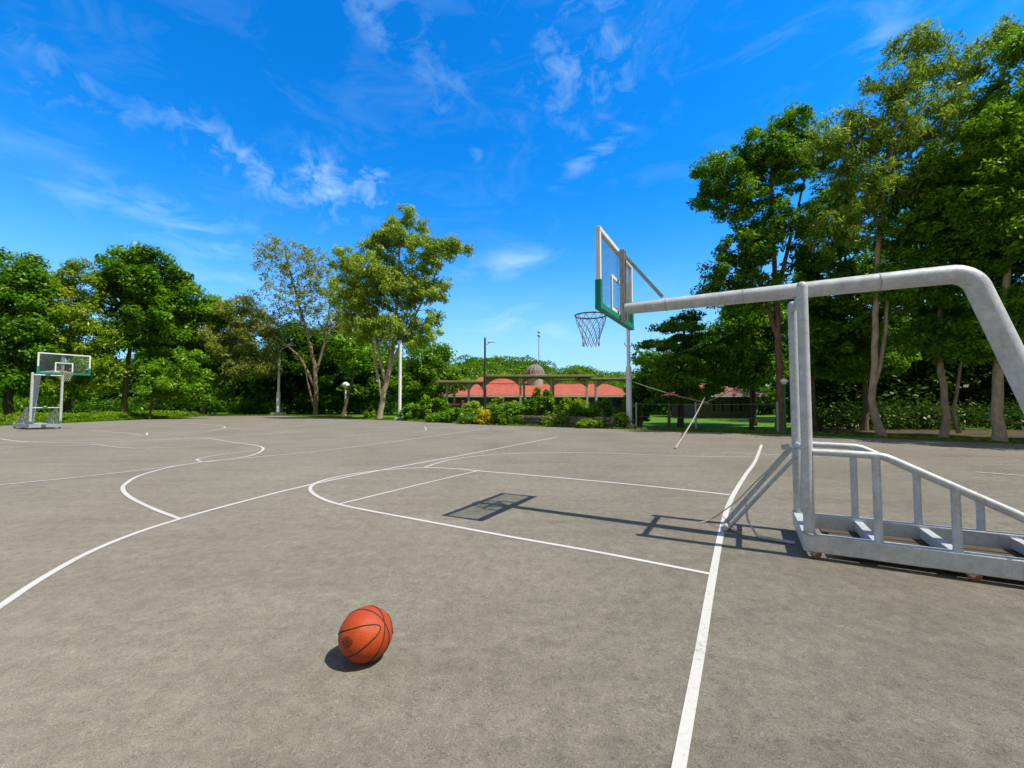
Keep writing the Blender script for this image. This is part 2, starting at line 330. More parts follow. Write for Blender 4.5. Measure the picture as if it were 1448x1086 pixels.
# ------------------------------------------------------------------ foliage
def quad_mesh(name, V, tint, m):
    n = len(V) // 4
    me = bpy.data.meshes.new(name)
    me.vertices.add(n*4); me.vertices.foreach_set('co', V.astype(np.float32).ravel())
    me.loops.add(n*4); me.loops.foreach_set('vertex_index', np.arange(n*4, dtype=np.int32))
    me.polygons.add(n); me.polygons.foreach_set('loop_start', np.arange(0, n*4, 4, dtype=np.int32))
    me.update(calc_edges=True)
    a = me.attributes.new('tint', 'FLOAT', 'FACE'); a.data.foreach_set('value', np.clip(tint, 0, 1).astype(np.float32))
    me.materials.append(m); return me
def nrm(a): return a / (np.linalg.norm(a, axis=1, keepdims=True) + 1e-9)
def leaf_quads(rng, C, rad, n, size, aspect=0.5, droop=0.4, flat=0.75, upb=0.7):
    C = np.asarray(C, float); K = len(C)
    idx = np.repeat(np.arange(K), n); T = len(idx)
    d = nrm(rng.normal(size=(T, 3)))
    rr = np.asarray(rad, float)[idx] * rng.random(T)**0.45
    pos = C[idx] + d * rr[:, None] * np.array([1, 1, flat])
    nv = nrm(d*0.55 + np.array([0, 0, upb]) + rng.normal(size=(T, 3))*0.5)
    t = nrm(np.cross(nv, rng.normal(size=(T, 3))))
    t = nrm(t + d*0.35 + np.array([0, 0, -droop])); b = nrm(np.cross(nv, t))
    Ls = (size*(0.6 + 0.8*rng.random(T)))[:, None]; W = Ls*aspect
    V = np.stack([pos - t*Ls*0.45, pos + b*W*0.5 - t*Ls*0.03, pos + t*Ls*0.55, pos - b*W*0.5 - t*Ls*0.03], 1).reshape(-1, 3)
    ct = rng.normal(0.5, 0.17, K)[idx]
    return V, ct + rng.normal(0, 0.16, T)
def in_lobes(rng, lobes, n, shell=0.55):
    vol = np.array([l[3]*l[4]*l[5] for l in lobes])**0.75; vol /= vol.sum()
    k = rng.choice(len(lobes), size=n, p=vol)
    A = np.array(lobes)[k]
    d = nrm(rng.normal(size=(n, 3))); r = (shell + (1-shell)*rng.random(n)**0.6)
    r = np.where(rng.random(n) < 0.25, rng.random(n)*shell, r)
    return A[:, :3] + d * A[:, 3:6] * r[:, None]
def tree(name, label, trunk_px, Y, lobes_px, leaf='deep', bark='bark', r0=0.25, clusters=150, crad=0.9, nleaf=110,
         size=0.35, aspect=0.5, droop=0.4, seed=1, group='trees around the court', twig=0.02, limb_from=0.3, cat='tree',
         extra=(), depth=1.0, flat=0.75, shell=0.55, sub=True, ground_y=None):
    """trunk_px / lobes_px: measured in photo pixels at the tree's own distance Y, turned into metres there"""
    rng = np.random.default_rng(seed); s = Y / F
    base = at(trunk_px[0][0], HOR, Y); base.z = 0
    def loc(px, py, dy=0): return at(px, py, Y) + Vector((0, dy, 0)) - base
    tp = [loc(p[0], p[1], p[2] if len(p) > 2 else 0) for p in trunk_px]; tp[0].z = -0.12
    lobes = []
    for l in lobes_px:
        c = loc(l[0], l[1], (l[4] if len(l) > 4 else 0)); lobes.append((c.x, c.y, c.z, l[2]*s, l[2]*s*depth, l[3]*s))
    C = in_lobes(rng, lobes, clusters, shell)
    C[:, 2] = np.maximum(C[:, 2], 0.25)
    mb = MB()
    stems = [tp] + [[loc(p[0], p[1], p[2] if len(p) > 2 else 0) for p in e] for e in extra]
    P = []; rads = []
    for si, st in enumerate(stems):
        pts = []
        for i in range(len(st)-1):
            n = max(2, int((st[i+1]-st[i]).length / 0.7))
            for j in range(n): pts.append(st[i].lerp(st[i+1], j/n))
        pts.append(st[-1])
        # round the corners, add a little wobble
        for _ in range(2):
            pts = [pts[0]] + [(pts[i-1] + pts[i]*2 + pts[i+1])/4 for i in range(1, len(pts)-1)] + [pts[-1]]
        m = len(pts); rb = r0 * (1 if si == 0 else 0.62)
        rr = [rb*(1 - 0.72*i/(m-1)) + (rb*0.28*math.exp(-max(0, pts[i].z)/0.3) if si == 0 else 0) for i in range(m)]
        pts = [p + Vector((rng.normal(0, rb*0.12), rng.normal(0, rb*0.12), 0)) if 0 < i < m-1 else p for i, p in enumerate(pts)]
        mb.tube(pts, rr, 10)
        k0 = int(m*limb_from) if si == 0 else m//3
        for i in range(k0, m): P.append(pts[i]); rads.append(rr[i])
    PN = np.array([tuple(p) for p in P]); RN = np.array(rads)
    top_h = max(1.0, PN[:, 2].max())
    order = np.argsort(np.min(np.linalg.norm(C[:, None] - PN[None], axis=2), axis=1))
    for ci in order:
        c = C[ci]
        dv = c - PN; dist = np.linalg.norm(dv, axis=1)
        cost = dist * (1 + 0.9*np.clip(-(dv[:, 2] - 0.25*dist)/(dist + 0.01), 0, 2)) + 0.25*np.where(RN < twig*1.5, 1, 0)
        j = int(np.argmin(cost)); a = PN[j]; dd = dist[j]
        n = max(2, min(6, int(dd/0.8)+1))
        side = rng.normal(size=3)*dd*0.07
        pts = []
        for i in range(n+1):
            f = i/n; p = a + (c - a)*f + side*math.sin(math.pi*f)
            p[2] += dd*0.10*math.sin(math.pi*f)
            pts.append(p)
        ra = min(RN[j]*0.7, twig*0.8 + 0.014*dd*(1 if dd > 1 else 0.7)); rb = max(twig*0.35, ra*0.4)
        rr = [ra + (rb-ra)*i/n for i in range(n+1)]
        mb.tube([Vector(p) for p in pts], rr, 5, cap=False)
        PN = np.vstack([PN, pts[1:]]); RN = np.concatenate([RN, rr[1:]])
    root = empty(name, base, 0, label, cat, group)
    mb.build('trunk', M[bark], root)
    V, t = leaf_quads(rng, C, crad*(0.7 + 0.6*rng.random(len(C))), nleaf, size, aspect, droop, flat)
    me = quad_mesh('crown', V, t, LF[leaf]); o = bpy.data.objects.new('crown', me); COL.objects.link(o); o.parent = root
    return root
def shrub(name, label, px, py_top, Y, w_px, leaf='fresh', seed=1, n=40, nleaf=60, size=0.2, group='shrubs along the far edge of the court', aspect=0.5, crad=0.3, cat='shrub', lobes=None, z0=0.0, droop=0.3):
    rng = np.random.default_rng(seed); s = Y/F
    base = at(px, HOR, Y); base.z = z0
    top = at(px, py_top, Y).z - z0; w = w_px*s/2
    if lobes is None:
        lobes = [(0, 0.3, top*0.5, w, w*0.55, top*0.5), (-w*0.45, 0.3, top*0.42, w*0.5, w*0.4, top*0.42), (w*0.4, 0.4, top*0.47, w*0.5, w*0.4, top*0.46)]
    C = in_lobes(rng, lobes, n, 0.6); C[:, 2] = np.clip(C[:, 2], 0.08, None)
    root = empty(name, base, 0, label, cat, group)
    mb = MB()
    for i in range(0, n, 2):
        c = Vector(C[i]); mb.tube([Vector((c.x*0.12, c.y*0.12, -0.08)), Vector((c.x*0.5, c.y*0.5, c.z*0.55)), c], [0.035, 0.022, 0.01], 5, cap=False)
    mb.build('stems', M['bark'], root)
    V, t = leaf_quads(rng, C, crad*(0.7 + 0.6*rng.random(n)), nleaf, size, aspect, droop, 0.85)
    V[:, 2] = np.maximum(V[:, 2], 0.0)
    o = bpy.data.objects.new('foliage', quad_mesh('foliage', V, t, LF[leaf])); COL.objects.link(o); o.parent = root
    return root
def stuff(name, C, rad, n, size, leaf, seed, aspect=0.6, droop=0.2, flat=0.8):
    rng = np.random.default_rng(seed)
    V, t = leaf_quads(rng, C, rad, n, size, aspect, droop, flat)
    o = bpy.data.objects.new(name, quad_mesh(name, V, t, LF[leaf])); COL.objects.link(o); o['kind'] = 'stuff'; return o
# ------------------------------------------------------------------ world and sun
SUN_AZ = R(116)      # clockwise from +Y (straight ahead): the sun stands to the right
SUN_EL = R(59)
w = bpy.data.worlds.new('World'); S.world = w; w.use_nodes = True
nt = w.node_tree; nt.nodes.clear()
wo = nt.nodes.new('ShaderNodeOutputWorld'); bg = nt.nodes.new('ShaderNodeBackground'); bg.inputs['Strength'].default_value = 0.097
sky = nt.nodes.new('ShaderNodeTexSky'); sky.sky_type = 'NISHITA'; sky.sun_disc = False
sky.sun_elevation = SUN_EL; sky.sun_rotation = SUN_AZ; sky.air_density = 1.0; sky.dust_density = 0.6; sky.ozone_density = 3.0
tcw = nt.nodes.new('ShaderNodeTexCoord'); DIR = tcw.outputs['Generated']
hs = nt.nodes.new('ShaderNodeHueSaturation'); hs.inputs['Saturation'].default_value = 1.35; hs.inputs['Value'].default_value = 1.75
L(nt, sky.outputs[0], hs.inputs['Color'])
skyc = mixc(nt, 1.0, hs.outputs[0], (0.10, 1.02, 1.36), 'MULTIPLY')
def vdot(vec):
    n = nt.nodes.new('ShaderNodeVectorMath'); n.operation = 'DOT_PRODUCT'; L(nt, DIR, n.inputs[0]); n.inputs[1].default_value = vec
    return n.outputs['Value']
sep = nt.nodes.new('ShaderNodeSeparateXYZ'); L(nt, DIR, sep.inputs[0])
zc = math_(nt, 'MAXIMUM', sep.outputs['Z'], 0.03)
zz = math_(nt, 'ADD', zc, 0.12)
cbx = nt.nodes.new('ShaderNodeCombineXYZ')
L(nt, math_(nt, 'DIVIDE', sep.outputs['X'], zz), cbx.inputs[0]); L(nt, math_(nt, 'DIVIDE', sep.outputs['Y'], zz), cbx.inputs[1])
def wmap(rot, sc):
    mp = nt.nodes.new('ShaderNodeMapping'); mp.inputs['Rotation'].default_value = (0, 0, rot); mp.inputs['Scale'].default_value = sc
    L(nt, cbx.outputs[0], mp.inputs['Vector']); return mp.outputs[0]
def wnoise(vec, scale, detail, rough, dist):
    n = nt.nodes.new('ShaderNodeTexNoise'); L(nt, vec, n.inputs['Vector'])
    for k, v in (('Scale', scale), ('Detail', detail), ('Roughness', rough), ('Distortion', dist)): n.inputs[k].default_value = v
    return n.outputs['Fac']
hz = math_(nt, 'POWER', 2.718, math_(nt, 'MULTIPLY', math_(nt, 'POWER', math_(nt, 'DIVIDE', zc, 0.215), 2.0), -1.0))
skyc = mixc(nt, math_(nt, 'MULTIPLY', hz, 0.85), skyc, (5.0, 6.6, 8.8))
def dmap(sc, rot=(0, 0, 0)):
    mp = nt.nodes.new('ShaderNodeMapping'); mp.inputs['Rotation'].default_value = rot; mp.inputs['Scale'].default_value = sc
    L(nt, DIR, mp.inputs['Vector']); return mp.outputs[0]
puffs = wnoise(dmap((1, 1, 1.25)), 21.0, 8.0, 0.60, 0.5)
wisps = wnoise(dmap((1, 1, 2.6), (0, 0.45, 0)), 6.0, 9.0, 0.64, 0.8)
total = None
# (px, py, half-width, half-height in degrees, tilt, strength, kind)
for (px, py, hw, hh, tilt, st, kind) in [
    (345, 232, 8, 2.2, -24, 0.72, 'p'), (455, 262, 3.2, 3.6, 0, 1.05, 'p'), (522, 268, 2.4, 3.0, 0, 1.0, 'p'), (250, 195, 5, 1.6, -30, 0.35, 'p'),
    (820, 80, 8, 7, 0, 0.5, 'p'), (790, 120, 6, 5, 0, 0.42, 'p'), (560, 35, 10, 3, -28, 0.6, 'w'), (110, 132, 6, 2.0, 0, 0.38, 'p'),
    (260, 318, 9, 3.2, -8, 0.75, 'w'), (715, 372, 8, 2.0, 12, 0.68, 'w'), (730, 465, 8, 3.0, -8, 0.85, 'w'), (830, 226, 5.5, 1.3, 28, 0.85, 'w'), (905, 336, 2.2, 1.4, 25, 0.7, 'w'),
    (1250, 60, 3, 5, 0, 0.5, 'w'), (620, 120, 1.5, 3, 0, 0.5, 'p'), (1050, 110, 8, 4, 20, 0.35, 'w'), (320, 400, 12, 2.5, 0, 0.5, 'w'), (60, 210, 4, 2, 0, 0.35, 'w'), (130, 280, 5, 2, 5, 0.45, 'w'), (675, 215, 1.4, 1.8, 0, 0.3, 'p'), (15, 50, 4, 1.8, 0, .4, 'p')]:
    d = (at(px, py, 10) - cam.location).normalized()
    rgt = d.cross(Vector((0, 0, 1))).normalized(); up = rgt.cross(d)
    t = R(tilt); a = rgt*math.cos(t) + up*math.sin(t); b = up*math.cos(t) - rgt*math.sin(t)
    qa = math_(nt, 'DIVIDE', vdot(a), math.sin(R(hw))); qb = math_(nt, 'DIVIDE', vdot(b), math.sin(R(hh)))
    q = math_(nt, 'ADD', math_(nt, 'MULTIPLY', qa, qa), math_(nt, 'MULTIPLY', qb, qb))
    g = math_(nt, 'POWER', 2.718, math_(nt, 'MULTIPLY', q, -0.9))
    front = math_(nt, 'GREATER_THAN', vdot(d), 0.0)
    g = math_(nt, 'MULTIPLY', math_(nt, 'MULTIPLY', g, front), st)
    src = puffs if kind == 'p' else wisps
    k = math_(nt, 'MULTIPLY', math_(nt, 'SUBTRACT', math_(nt, 'ADD', src, math_(nt, 'MULTIPLY', g, 0.22)), 0.57), 3.0, clamp=True)
    k = math_(nt, 'MULTIPLY', k, math_(nt, 'MINIMUM', math_(nt, 'MULTIPLY', g, 1.3), 1.0))
    total = k if total is None else math_(nt, 'MAXIMUM', total, k)
veil = math_(nt, 'MULTIPLY', math_(nt, 'SUBTRACT', wisps, 0.50), 0.5, clamp=True)
total = math_(nt, 'MAXIMUM', total, veil)
# sky behind and overhead, out of view, greyed to cut the blue fill light
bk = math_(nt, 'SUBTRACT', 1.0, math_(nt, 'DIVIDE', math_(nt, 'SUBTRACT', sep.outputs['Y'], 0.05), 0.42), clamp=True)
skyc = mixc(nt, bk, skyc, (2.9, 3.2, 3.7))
cl = mixc(nt, math_(nt, 'MULTIPLY', total, 0.55), skyc, (6.0, 8.4, 9.6))
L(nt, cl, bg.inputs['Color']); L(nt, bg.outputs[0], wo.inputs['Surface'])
sd = bpy.data.lights.new('sun', 'SUN'); sd.energy = 5.0; sd.angle = R(0.5); sd.color = (1.0, 0.94, 0.84)
so = bpy.data.objects.new('sun', sd); COL.objects.link(so)
sv = Vector((math.sin(SUN_AZ)*math.cos(SUN_EL), math.cos(SUN_AZ)*math.cos(SUN_EL), math.sin(SUN_EL)))
so.rotation_euler = sv.to_track_quat('Z', 'Y').to_euler(); so.location = sv*60
# ------------------------------------------------------------------ ground, court, markings
U = Vector((-1000, 600, 0)).normalized()       # along the court
V_ = Vector((U.y, -U.x, 0))                    # across it, away from the camera
sheet('lawn', [(-400, -60, -0.03), (400, -60, -0.03), (400, 500, -0.03), (-400, 500, -0.03)], M['lawn'])
eR = gr(1448, 628); eL = gr(292, 588.5)
fd = (eR - eL).normalized()
pts = [eL, gr(393, 588), gr(565, 595), gr(690, 601), gr(890, 607.5), gr(1100, 614), eR, eR + fd*30, Vector((60, -40, 0)), Vector((-70, -40, 0)), gr(0, 602) + Vector((-6, -18, 0)), gr(0, 602), gr(100, 598), gr(210, 593)]
mb = MB(); n = len(pts)
mb.add(pts + [p + Vector((0, 0, -0.12)) for p in pts], [list(range(n))[::-1]] + [[i, (i+1) % n, n+(i+1) % n, n+i] for i in range(n)])
tag(mb.build('court_pavement', M['asphalt']), kind='structure')
def catmull(P, k=10):
    P = [P[0]*2 - P[1]] + P + [P[-1]*2 - P[-2]]; out = []
    for i in range(1, len(P)-2):
        for j in range(k):
            t = j/k; a, b, c, d = P[i-1:i+3]
            out.append(0.5*((2*b) + (c-a)*t + (2*a-5*b+4*c-d)*t*t + (3*b-a-3*c+d)*t**3))
    out.append(P[-2]); return out
lines = MB()
lay = [0.004]
def line(px, w=0.06, smooth=True):
    G = [gr(*p) for p in px]
    if smooth and len(G) > 2: G = catmull(G, 12)
    vs = []
    ww = w if isinstance(w, (list, tuple)) else (w, w)
    z = lay[0]; lay[0] += 0.0006
    for i, p in enumerate(G):
        t = (G[min(i+1, len(G)-1)] - G[max(i-1, 0)]); t.z = 0; t.normalize()
        q = Vector((-t.y, t.x, 0)); f = i/(len(G)-1); k = ww[0] + (ww[1]-ww[0])*f
        vs += [p + q*k/2 + Vector((0, 0, z)), p - q*k/2 + Vector((0, 0, z))]
    lines.add(vs, [(2*i, 2*i+1, 2*i+3, 2*i+2) for i in range(len(G)-1)])
line([(905, 1390), (960, 1086), (991, 915), (1007, 820), (1022, 744), (1034, 706), (1054, 672), (1068, 652), (1077, 629)], (0.055, 0.085))      # baseline
line([(1005, 812), (850, 782), (720, 759), (590, 735), (520, 722), (480, 713.5), (455, 705), (441, 696), (440, 688), (455, 680), (490, 672), (540, 665), (600, 661.5), (645, 663), (677, 666), (760, 673), (860, 682), (960, 692), (1032, 700)], (0.055, 0.075))
line([(480, 713), (580, 688.5), (677, 665.5)], 0.055)
line([(-60, 900), (0, 858), (60, 818), (125, 782), (190, 755), (255, 734), (330, 713), (440, 685.5), (560, 661), (680, 639), (788, 618)], (0.065, 0.08))
line([(254, 734), (215, 719), (185, 704), (174, 693), (178, 684), (200, 672), (245, 660), (300, 652), (350, 645.5), (371, 637), (366, 631), (330, 625.5), (285, 619.5), (230, 622), (120, 626), (40, 625), (0, 621)], (0.06, 0.085))
line([(-40, 690), (0, 686), (120, 674), (240, 660), (290, 653.5), (380, 645), (480, 634.5), (590, 620), (690, 606)], (0.06, 0.075))
line([(285, 653), (279, 650), (295, 646), (330, 641), (365, 637)], 0.06)
line([(600, 661), (640, 650), (700, 643), (780, 640.5), (860, 641), (960, 645), (1072, 647)], 0.065)
line([(-40, 626), (30, 625.5), (160, 622), (285, 619.5), (400, 612), (480, 607), (560, 604), (690, 603)], 0.08)
line([(0, 632.5), (60, 631), (130, 629)], 0.06)
line([(128, 628), (190, 634), (280, 631), (340, 627), (420, 624)], 0.06)
line([(130, 609), (180, 613), (205, 616), (208, 612)], 0.07)
line([(295, 609.5), (318, 605), (310, 602), (285, 600), (262, 598)], 0.09)
line([(1020, 640), (1090, 643), (1160, 646)], 0.06)
line([(440, 622), (470, 621), (510, 615), (560, 611), (600, 609), (600, 603)], 0.06)
line([(1380, 668), (1470, 675)], 0.07)
tag(lines.build('court_markings', M['paint']), kind='structure')
M['litter'] = simple('leaf_litter', (0.075, 0.060, 0.028), 1.0, 0, 0.6, 1.3, 0.8, 9, 0.1, dirt=((0.045, 0.085, 0.012), 0.8))
p0, p1 = gr(1128, 614), gr(1448, 627.0) + (gr(1448, 627.0) - gr(1128, 614))*1.0
nv_ = Vector((-fd.y, fd.x, 0)); nv_ = nv_ if nv_.y > 0 else -nv_
lit = [p0, p1, p1 + nv_*15, p0 + nv_*12]
sheet('leaf_litter', [Vector((p.x, p.y, -0.022)) for p in lit], M['litter'])
rgl = np.random.default_rng(77); nl_ = 900
fx = rgl.random(nl_); off = -np.abs(rgl.normal(0, 1.6, nl_)) + 0.3
A_ = np.array(tuple(gr(860, 606.5))); B_ = np.array(tuple(p1)); Cn = A_ + (B_ - A_)*fx[:, None] + np.array(tuple(nv_))*off[:, None]; Cn[:, 2] = np.where(off > 0, -0.02, 0.006)
ang_ = rgl.random(nl_)*6.28; t_ = np.stack([np.cos(ang_), np.sin(ang_), 0*ang_], 1); b_ = np.stack([-np.sin(ang_), np.cos(ang_), 0*ang_], 1)
Lg = (0.05 + 0.07*rgl.random(nl_))[:, None]; zz3 = np.array([0, 0, 0.012])
VL = np.stack([Cn - t_*Lg*0.5, Cn + b_*Lg*0.22 + zz3, Cn + t_*Lg*0.5, Cn - b_*Lg*0.22 + zz3*0.6], 1).reshape(-1, 3)
LFD = leafmat('leaf_fallen', (0.07, 0.045, 0.018), (0.15, 0.10, 0.035), (0.26, 0.20, 0.06), 0.1)
o = bpy.data.objects.new('fallen_leaves', quad_mesh('fallen_leaves', VL, rgl.random(nl_), LFD)); COL.objects.link(o); o['kind'] = 'stuff'
# verge of ground-cover along the edge of the court
rng = np.random.default_rng(5)
def blades(name, A, B, depth, n, h, leaf, lean=0.25, wd=0.035):
    A, B = np.array(A), np.array(B); f = rng.random(n); g = rng.random(n)
    nd = np.array([-(B-A)[1], (B-A)[0], 0.0]); nd /= np.linalg.norm(nd)
    if nd[1] < 0: nd = -nd
    p = A + (B-A)*f[:, None] + nd*(g*depth)[:, None]; p[:, 2] = -0.03
    bump = 0.6 + 0.5*np.sin(f*37)*np.sin(f*91+1) + 0.25*rng.random(n)
    hh = h*np.clip(bump, 0.3, 1.3)*(0.6 + 0.5*rng.random(n))
    a = rng.random(n)*2*np.pi; sd_ = np.stack([np.cos(a), np.sin(a), 0*a], 1)*wd
    tip = p + np.stack([rng.normal(0, lean, n)*hh, rng.normal(0, lean, n)*hh, hh], 1); mid = (p+tip)/2 + np.stack([rng.normal(0, .05, n), rng.normal(0, .05, n), hh*0.1], 1)
    V = np.stack([p, mid - sd_, tip, mid + sd_], 1).reshape(-1, 3)
    o = bpy.data.objects.new(name, quad_mesh(name, V, rng.normal(0.5, 0.2, n), LF[leaf])); COL.objects.link(o); o['kind'] = 'stuff'; return o
A_, B_ = np.array(tuple(gr(-60, 603.5))), np.array(tuple(gr(288, 588.3))); nd = np.array([-(B_-A_)[1], (B_-A_)[0], 0.0]); nd /= np.linalg.norm(nd); nd = nd if nd[1] > 0 or nd[0] < 0 else -nd
k_ = 1500; f_ = rng.random(k_); g_ = rng.random(k_)
Cg = A_ + (B_-A_)*f_[:, None] + nd*(0.4 + g_*5.0)[:, None]; Cg[:, 2] = (0.08 + 0.50*rng.random(k_)**0.7)*(0.8 + 0.25*np.sin(f_*23) + 0.15*np.sin(f_*61))
stuff('ground_cover', Cg, np.full(k_, 0.30), 34, 0.20, 'grass', 91, 0.45, 0.0, 0.7)
blades('verge_grass', tuple(A_), tuple(B_), 0.9, 7000, 0.30, 'grass', 0.4, 0.03)
vg = [(292, 588.2), (393, 587.7), (565, 594.6), (690, 600.6), (890, 607.1), (1100, 613.6), (1448, 627.5)]
def verge(name, i0, i1, n, h):
    P = [np.array(tuple(gr(*vg[i]))) for i in range(i0, i1+1)]; Ls = np.array([np.linalg.norm(b-a) for a, b in zip(P, P[1:])]); Vs = []; Ts = []
    for a, b, l in zip(P, P[1:], Ls):
        k = int(n*l/Ls.sum()); o = blades('tmp', a, b, 1.8, k, h, 'grass', 0.4, 0.022); me = o.data
        co = np.empty(len(me.vertices)*3); me.vertices.foreach_get('co', co); Vs.append(co.reshape(-1, 3)); tt = np.empty(len(me.polygons)); me.attributes['tint'].data.foreach_get('value', tt); Ts.append(tt)
        bpy.data.objects.remove(o)
    o = bpy.data.objects.new(name, quad_mesh(name, np.concatenate(Vs), np.concatenate(Ts), LF['grass'])); COL.objects.link(o); o['kind'] = 'stuff'
verge('verge_grass', 0, 5, 26000, 0.18)
verge('verge_grass', 5, 6, 4500, 0.13)
# ------------------------------------------------------------------ portable hoop
MID = Vector((3.335, 4.92, 0))
HOOP_U = Vector((-0.878, 0.479, 0))
def make_hoop(label, loc, rz):
    root = empty('portable_basketball_hoop', loc, rz, label, 'basketball hoop', 'portable hoops at the two ends of the court')
    P = lambda mb, name, m, par=root: mb.build(name, m, par)
    z0, z1 = 0.075, 0.245
    b = MB()
    for y in (0.5, -0.5): b.box(-2.6, 0.06, y-0.05, y+0.05, z0, z1, 0.008)
    b.box(-0.04, 0.058, -0.449, 0.449, z0+0.002, z1-0.002, 0.006); b.box(-2.598, -2.5, -0.449, 0.449, z0+0.002, z1-0.002, 0.006)
    P(b, 'base_frame', M['galv'])
    for x in (-0.58, -1.15, -1.85):
        P(MB().box(x-0.04, x+0.04, -0.449, 0.449, z0+0.03, z1-0.03, 0.005), 'cross_beam', M['galv'])
    for i in range(5):
        y = -0.36 + 0.18*i
        P(MB().box(-2.48, -0.20 - 0.06*(i % 2), y-0.075, y+0.075, z0-0.012, z0+0.018, 0.004), 'ballast_board', M['board'])
    for (x, y) in ((-0.03, 0.49), (-1.2, 0.49), (-0.03, -0.49), (-1.2, -0.49), (-2.45, .49), (-2.45, -.49)):
        w_ = MB(); w_.tube([(x-0.02, y-0.022, 0.052), (x-0.02, y+0.022, 0.052)], 0.05, 16)
        wo_ = P(w_, 'caster_wheel', M['caster'])
        f_ = MB()
        for s_ in (-1, 1): f_.bar((x+0.025, y+s_*0.03, z0+0.004), (x-0.02, y+s_*0.03, 0.045), 0.008, 0.045, (1, 0, 0))
        f_.box(x-0.05, x+0.05, y-0.038, y+0.038, z0-0.012, z0-0.001)
        f_.build('caster_fork', M['galv_dull'], wo_)
    for y in (0.5, -0.5):
        pr = MB(); pr.tube([(0, y, z1-0.005), (0, y, 2.84)], 0.052, 24, cap=False)
        pr.lathe([(0.052, 2.84), (0.048, 2.864), (0.037, 2.883), (0.019, 2.893), (0.002, 2.895)], (0, y, 0), 24)
        po = P(pr, 'post', M['galv'])
        MB().lathe([(0.066, z1), (0.066, z1+0.008), (0.054, z1+0.02)], (0, y, 0), 24).build('weld_collar', M['galv_dull'], po)
    P(MB().tube([(0.0, -0.45, 2.775), (0.0, 0.45, 2.775)], 0.035, 12), 'arm_cradle', M['galv'])
    P(MB().tube([(0.0, -0.45, 1.09), (0.0, 0.45, 1.09)], 0.028, 12), 'tie_bar', M['galv'])
    # main arm: one bent pipe from the board back and down to the base
    za, ra = 2.915, 0.088
    pt = [(1.99, 0, za)] + [(1.99-3.1*i/8, 0, za) for i in range(1, 9)]
    x0 = -1.30; ang = math.atan2(za-0.3, 0.78); rb = 0.22
    for i in range(1, 9):
        t = ang*i/8; pt.append((x0 - rb*math.sin(t), 0, za - rb*(1-math.cos(t))))
    e = Vector(pt[-1]); d = Vector((-math.cos(ang), 0, -math.sin(ang))); k = (e.z - 0.2)/-d.z
    for i in range(1, 6): pt.append(tuple(e + d*k*i/5))
    rA = [0.079 + 0.017*i/8 for i in range(9)] + [0.096 + 0.002*i/8 for i in range(1, 9)] + [0.098 + 0.001*i/5 for i in range(1, 6)]
    ao = P(MB().tube(pt, rA, 28), 'arm', M['galv'])
    for xc in (1.45, 0.55, -0.75):
        MB().tube([(xc-0.006, 0, za), (xc+0.006, 0, za)], (0.079 + 0.017*(1.99-xc)/3.1)+0.004, 28).build('weld_seam', M['galv_dull'], ao)
    for y in (0.5, -0.5):
        yy = y
        rl = MB(); rl.tube([(-0.045, yy, 1.09), (-0.35, yy, 1.088), (-0.58, yy, 1.082), (-0.64, yy, 1.07), (-0.70, yy, 1.042), (-1.5, yy, 0.632), (-2.2, yy, 0.262)], 0.035, 14)
        ro = P(rl, 'guard_rail', M['galv'])
        for (x, zt) in ((-0.56, 1.07), (-1.12, 0.815), (-1.62, 0.56)):
            MB().tube([(x, yy, z1-0.003), (x, yy, z1+0.001), (x, yy, z1+0.002), (x, yy, z1+0.014), (x, yy, zt-0.05), (x, yy, zt-0.03), (x, yy, zt)], [0.043, 0.043, 0.042, 0.035, 0.035, 0.036, 0.042], 14).build('baluster', M['galv'], ro)
    # support channel, brace, board
    ch = MB(); ch.box(2.015, 2.06, -0.048, 0.048, 2.74, 3.76, 0.006); ch.box(1.985, 2.013, 0.034, 0.048, 2.75, 3.75); ch.box(1.985, 2.013, -0.048, -0.034, 2.75, 3.75)
    cho = P(ch, 'board_channel', M['galv_dull'])
    for z in (2.80, 3.0, 3.45, 3.68):
        for y in (-0.018, 0.018): MB().lathe([(0.014, 0), (0.014, 0.012), (0.008, 0.02)], n=6).build('bolt', M['caster'], cho).matrix_local = Matrix.Translation((2.014, y, z)) @ Matrix.Rotation(-math.pi/2, 4, 'Y')
    br = MB(); br.bar((1.99, 0.0, 3.66), (1.50, 0.0, 3.025), 0.07, 0.045)
    P(br, 'brace', M['galv_dull'])
    yb0, yb1, zb0, zb1, xb = -0.82, 0.92, 2.755, 3.775, 2.10
    fr = MB(); t = 0.055; hp = 0.36
    fr.box(xb-0.03, xb+0.03, yb0, yb1, zb1-t, zb1, 0.004)
    for (a, c) in ((yb0, yb0+t), (yb1-t, yb1)): fr.box(xb-0.028, xb+0.028, a, c, zb0+hp-0.01, zb1-t-0.001, 0.004)
    bo = P(fr, 'backboard', M['white'])
    pd = MB(); g_ = 0.075
    pd.box(xb-0.042, xb+0.042, yb0-0.008, yb1+0.008, zb0-0.01, zb0+g_, 0.010)
    for (a, c) in ((yb0-0.007, yb0+0.062), (yb1-0.062, yb1+0.007)): pd.box(xb-0.04, xb+0.04, a, c, zb0+g_-0.01, zb0+hp, 0.010)
    pd.build('edge_padding', M['teal'], bo)
    MB().box(xb-0.005, xb+0.005, yb0+t+0.001, yb1-t-0.001, zb0+g_+0.001, zb1-t-0.001).build('pane', M['glass'], bo)
    sq = MB(); yc = 0.03; hw, zt0, zt1, lw = 0.30, 2.90, 3.34, 0.045
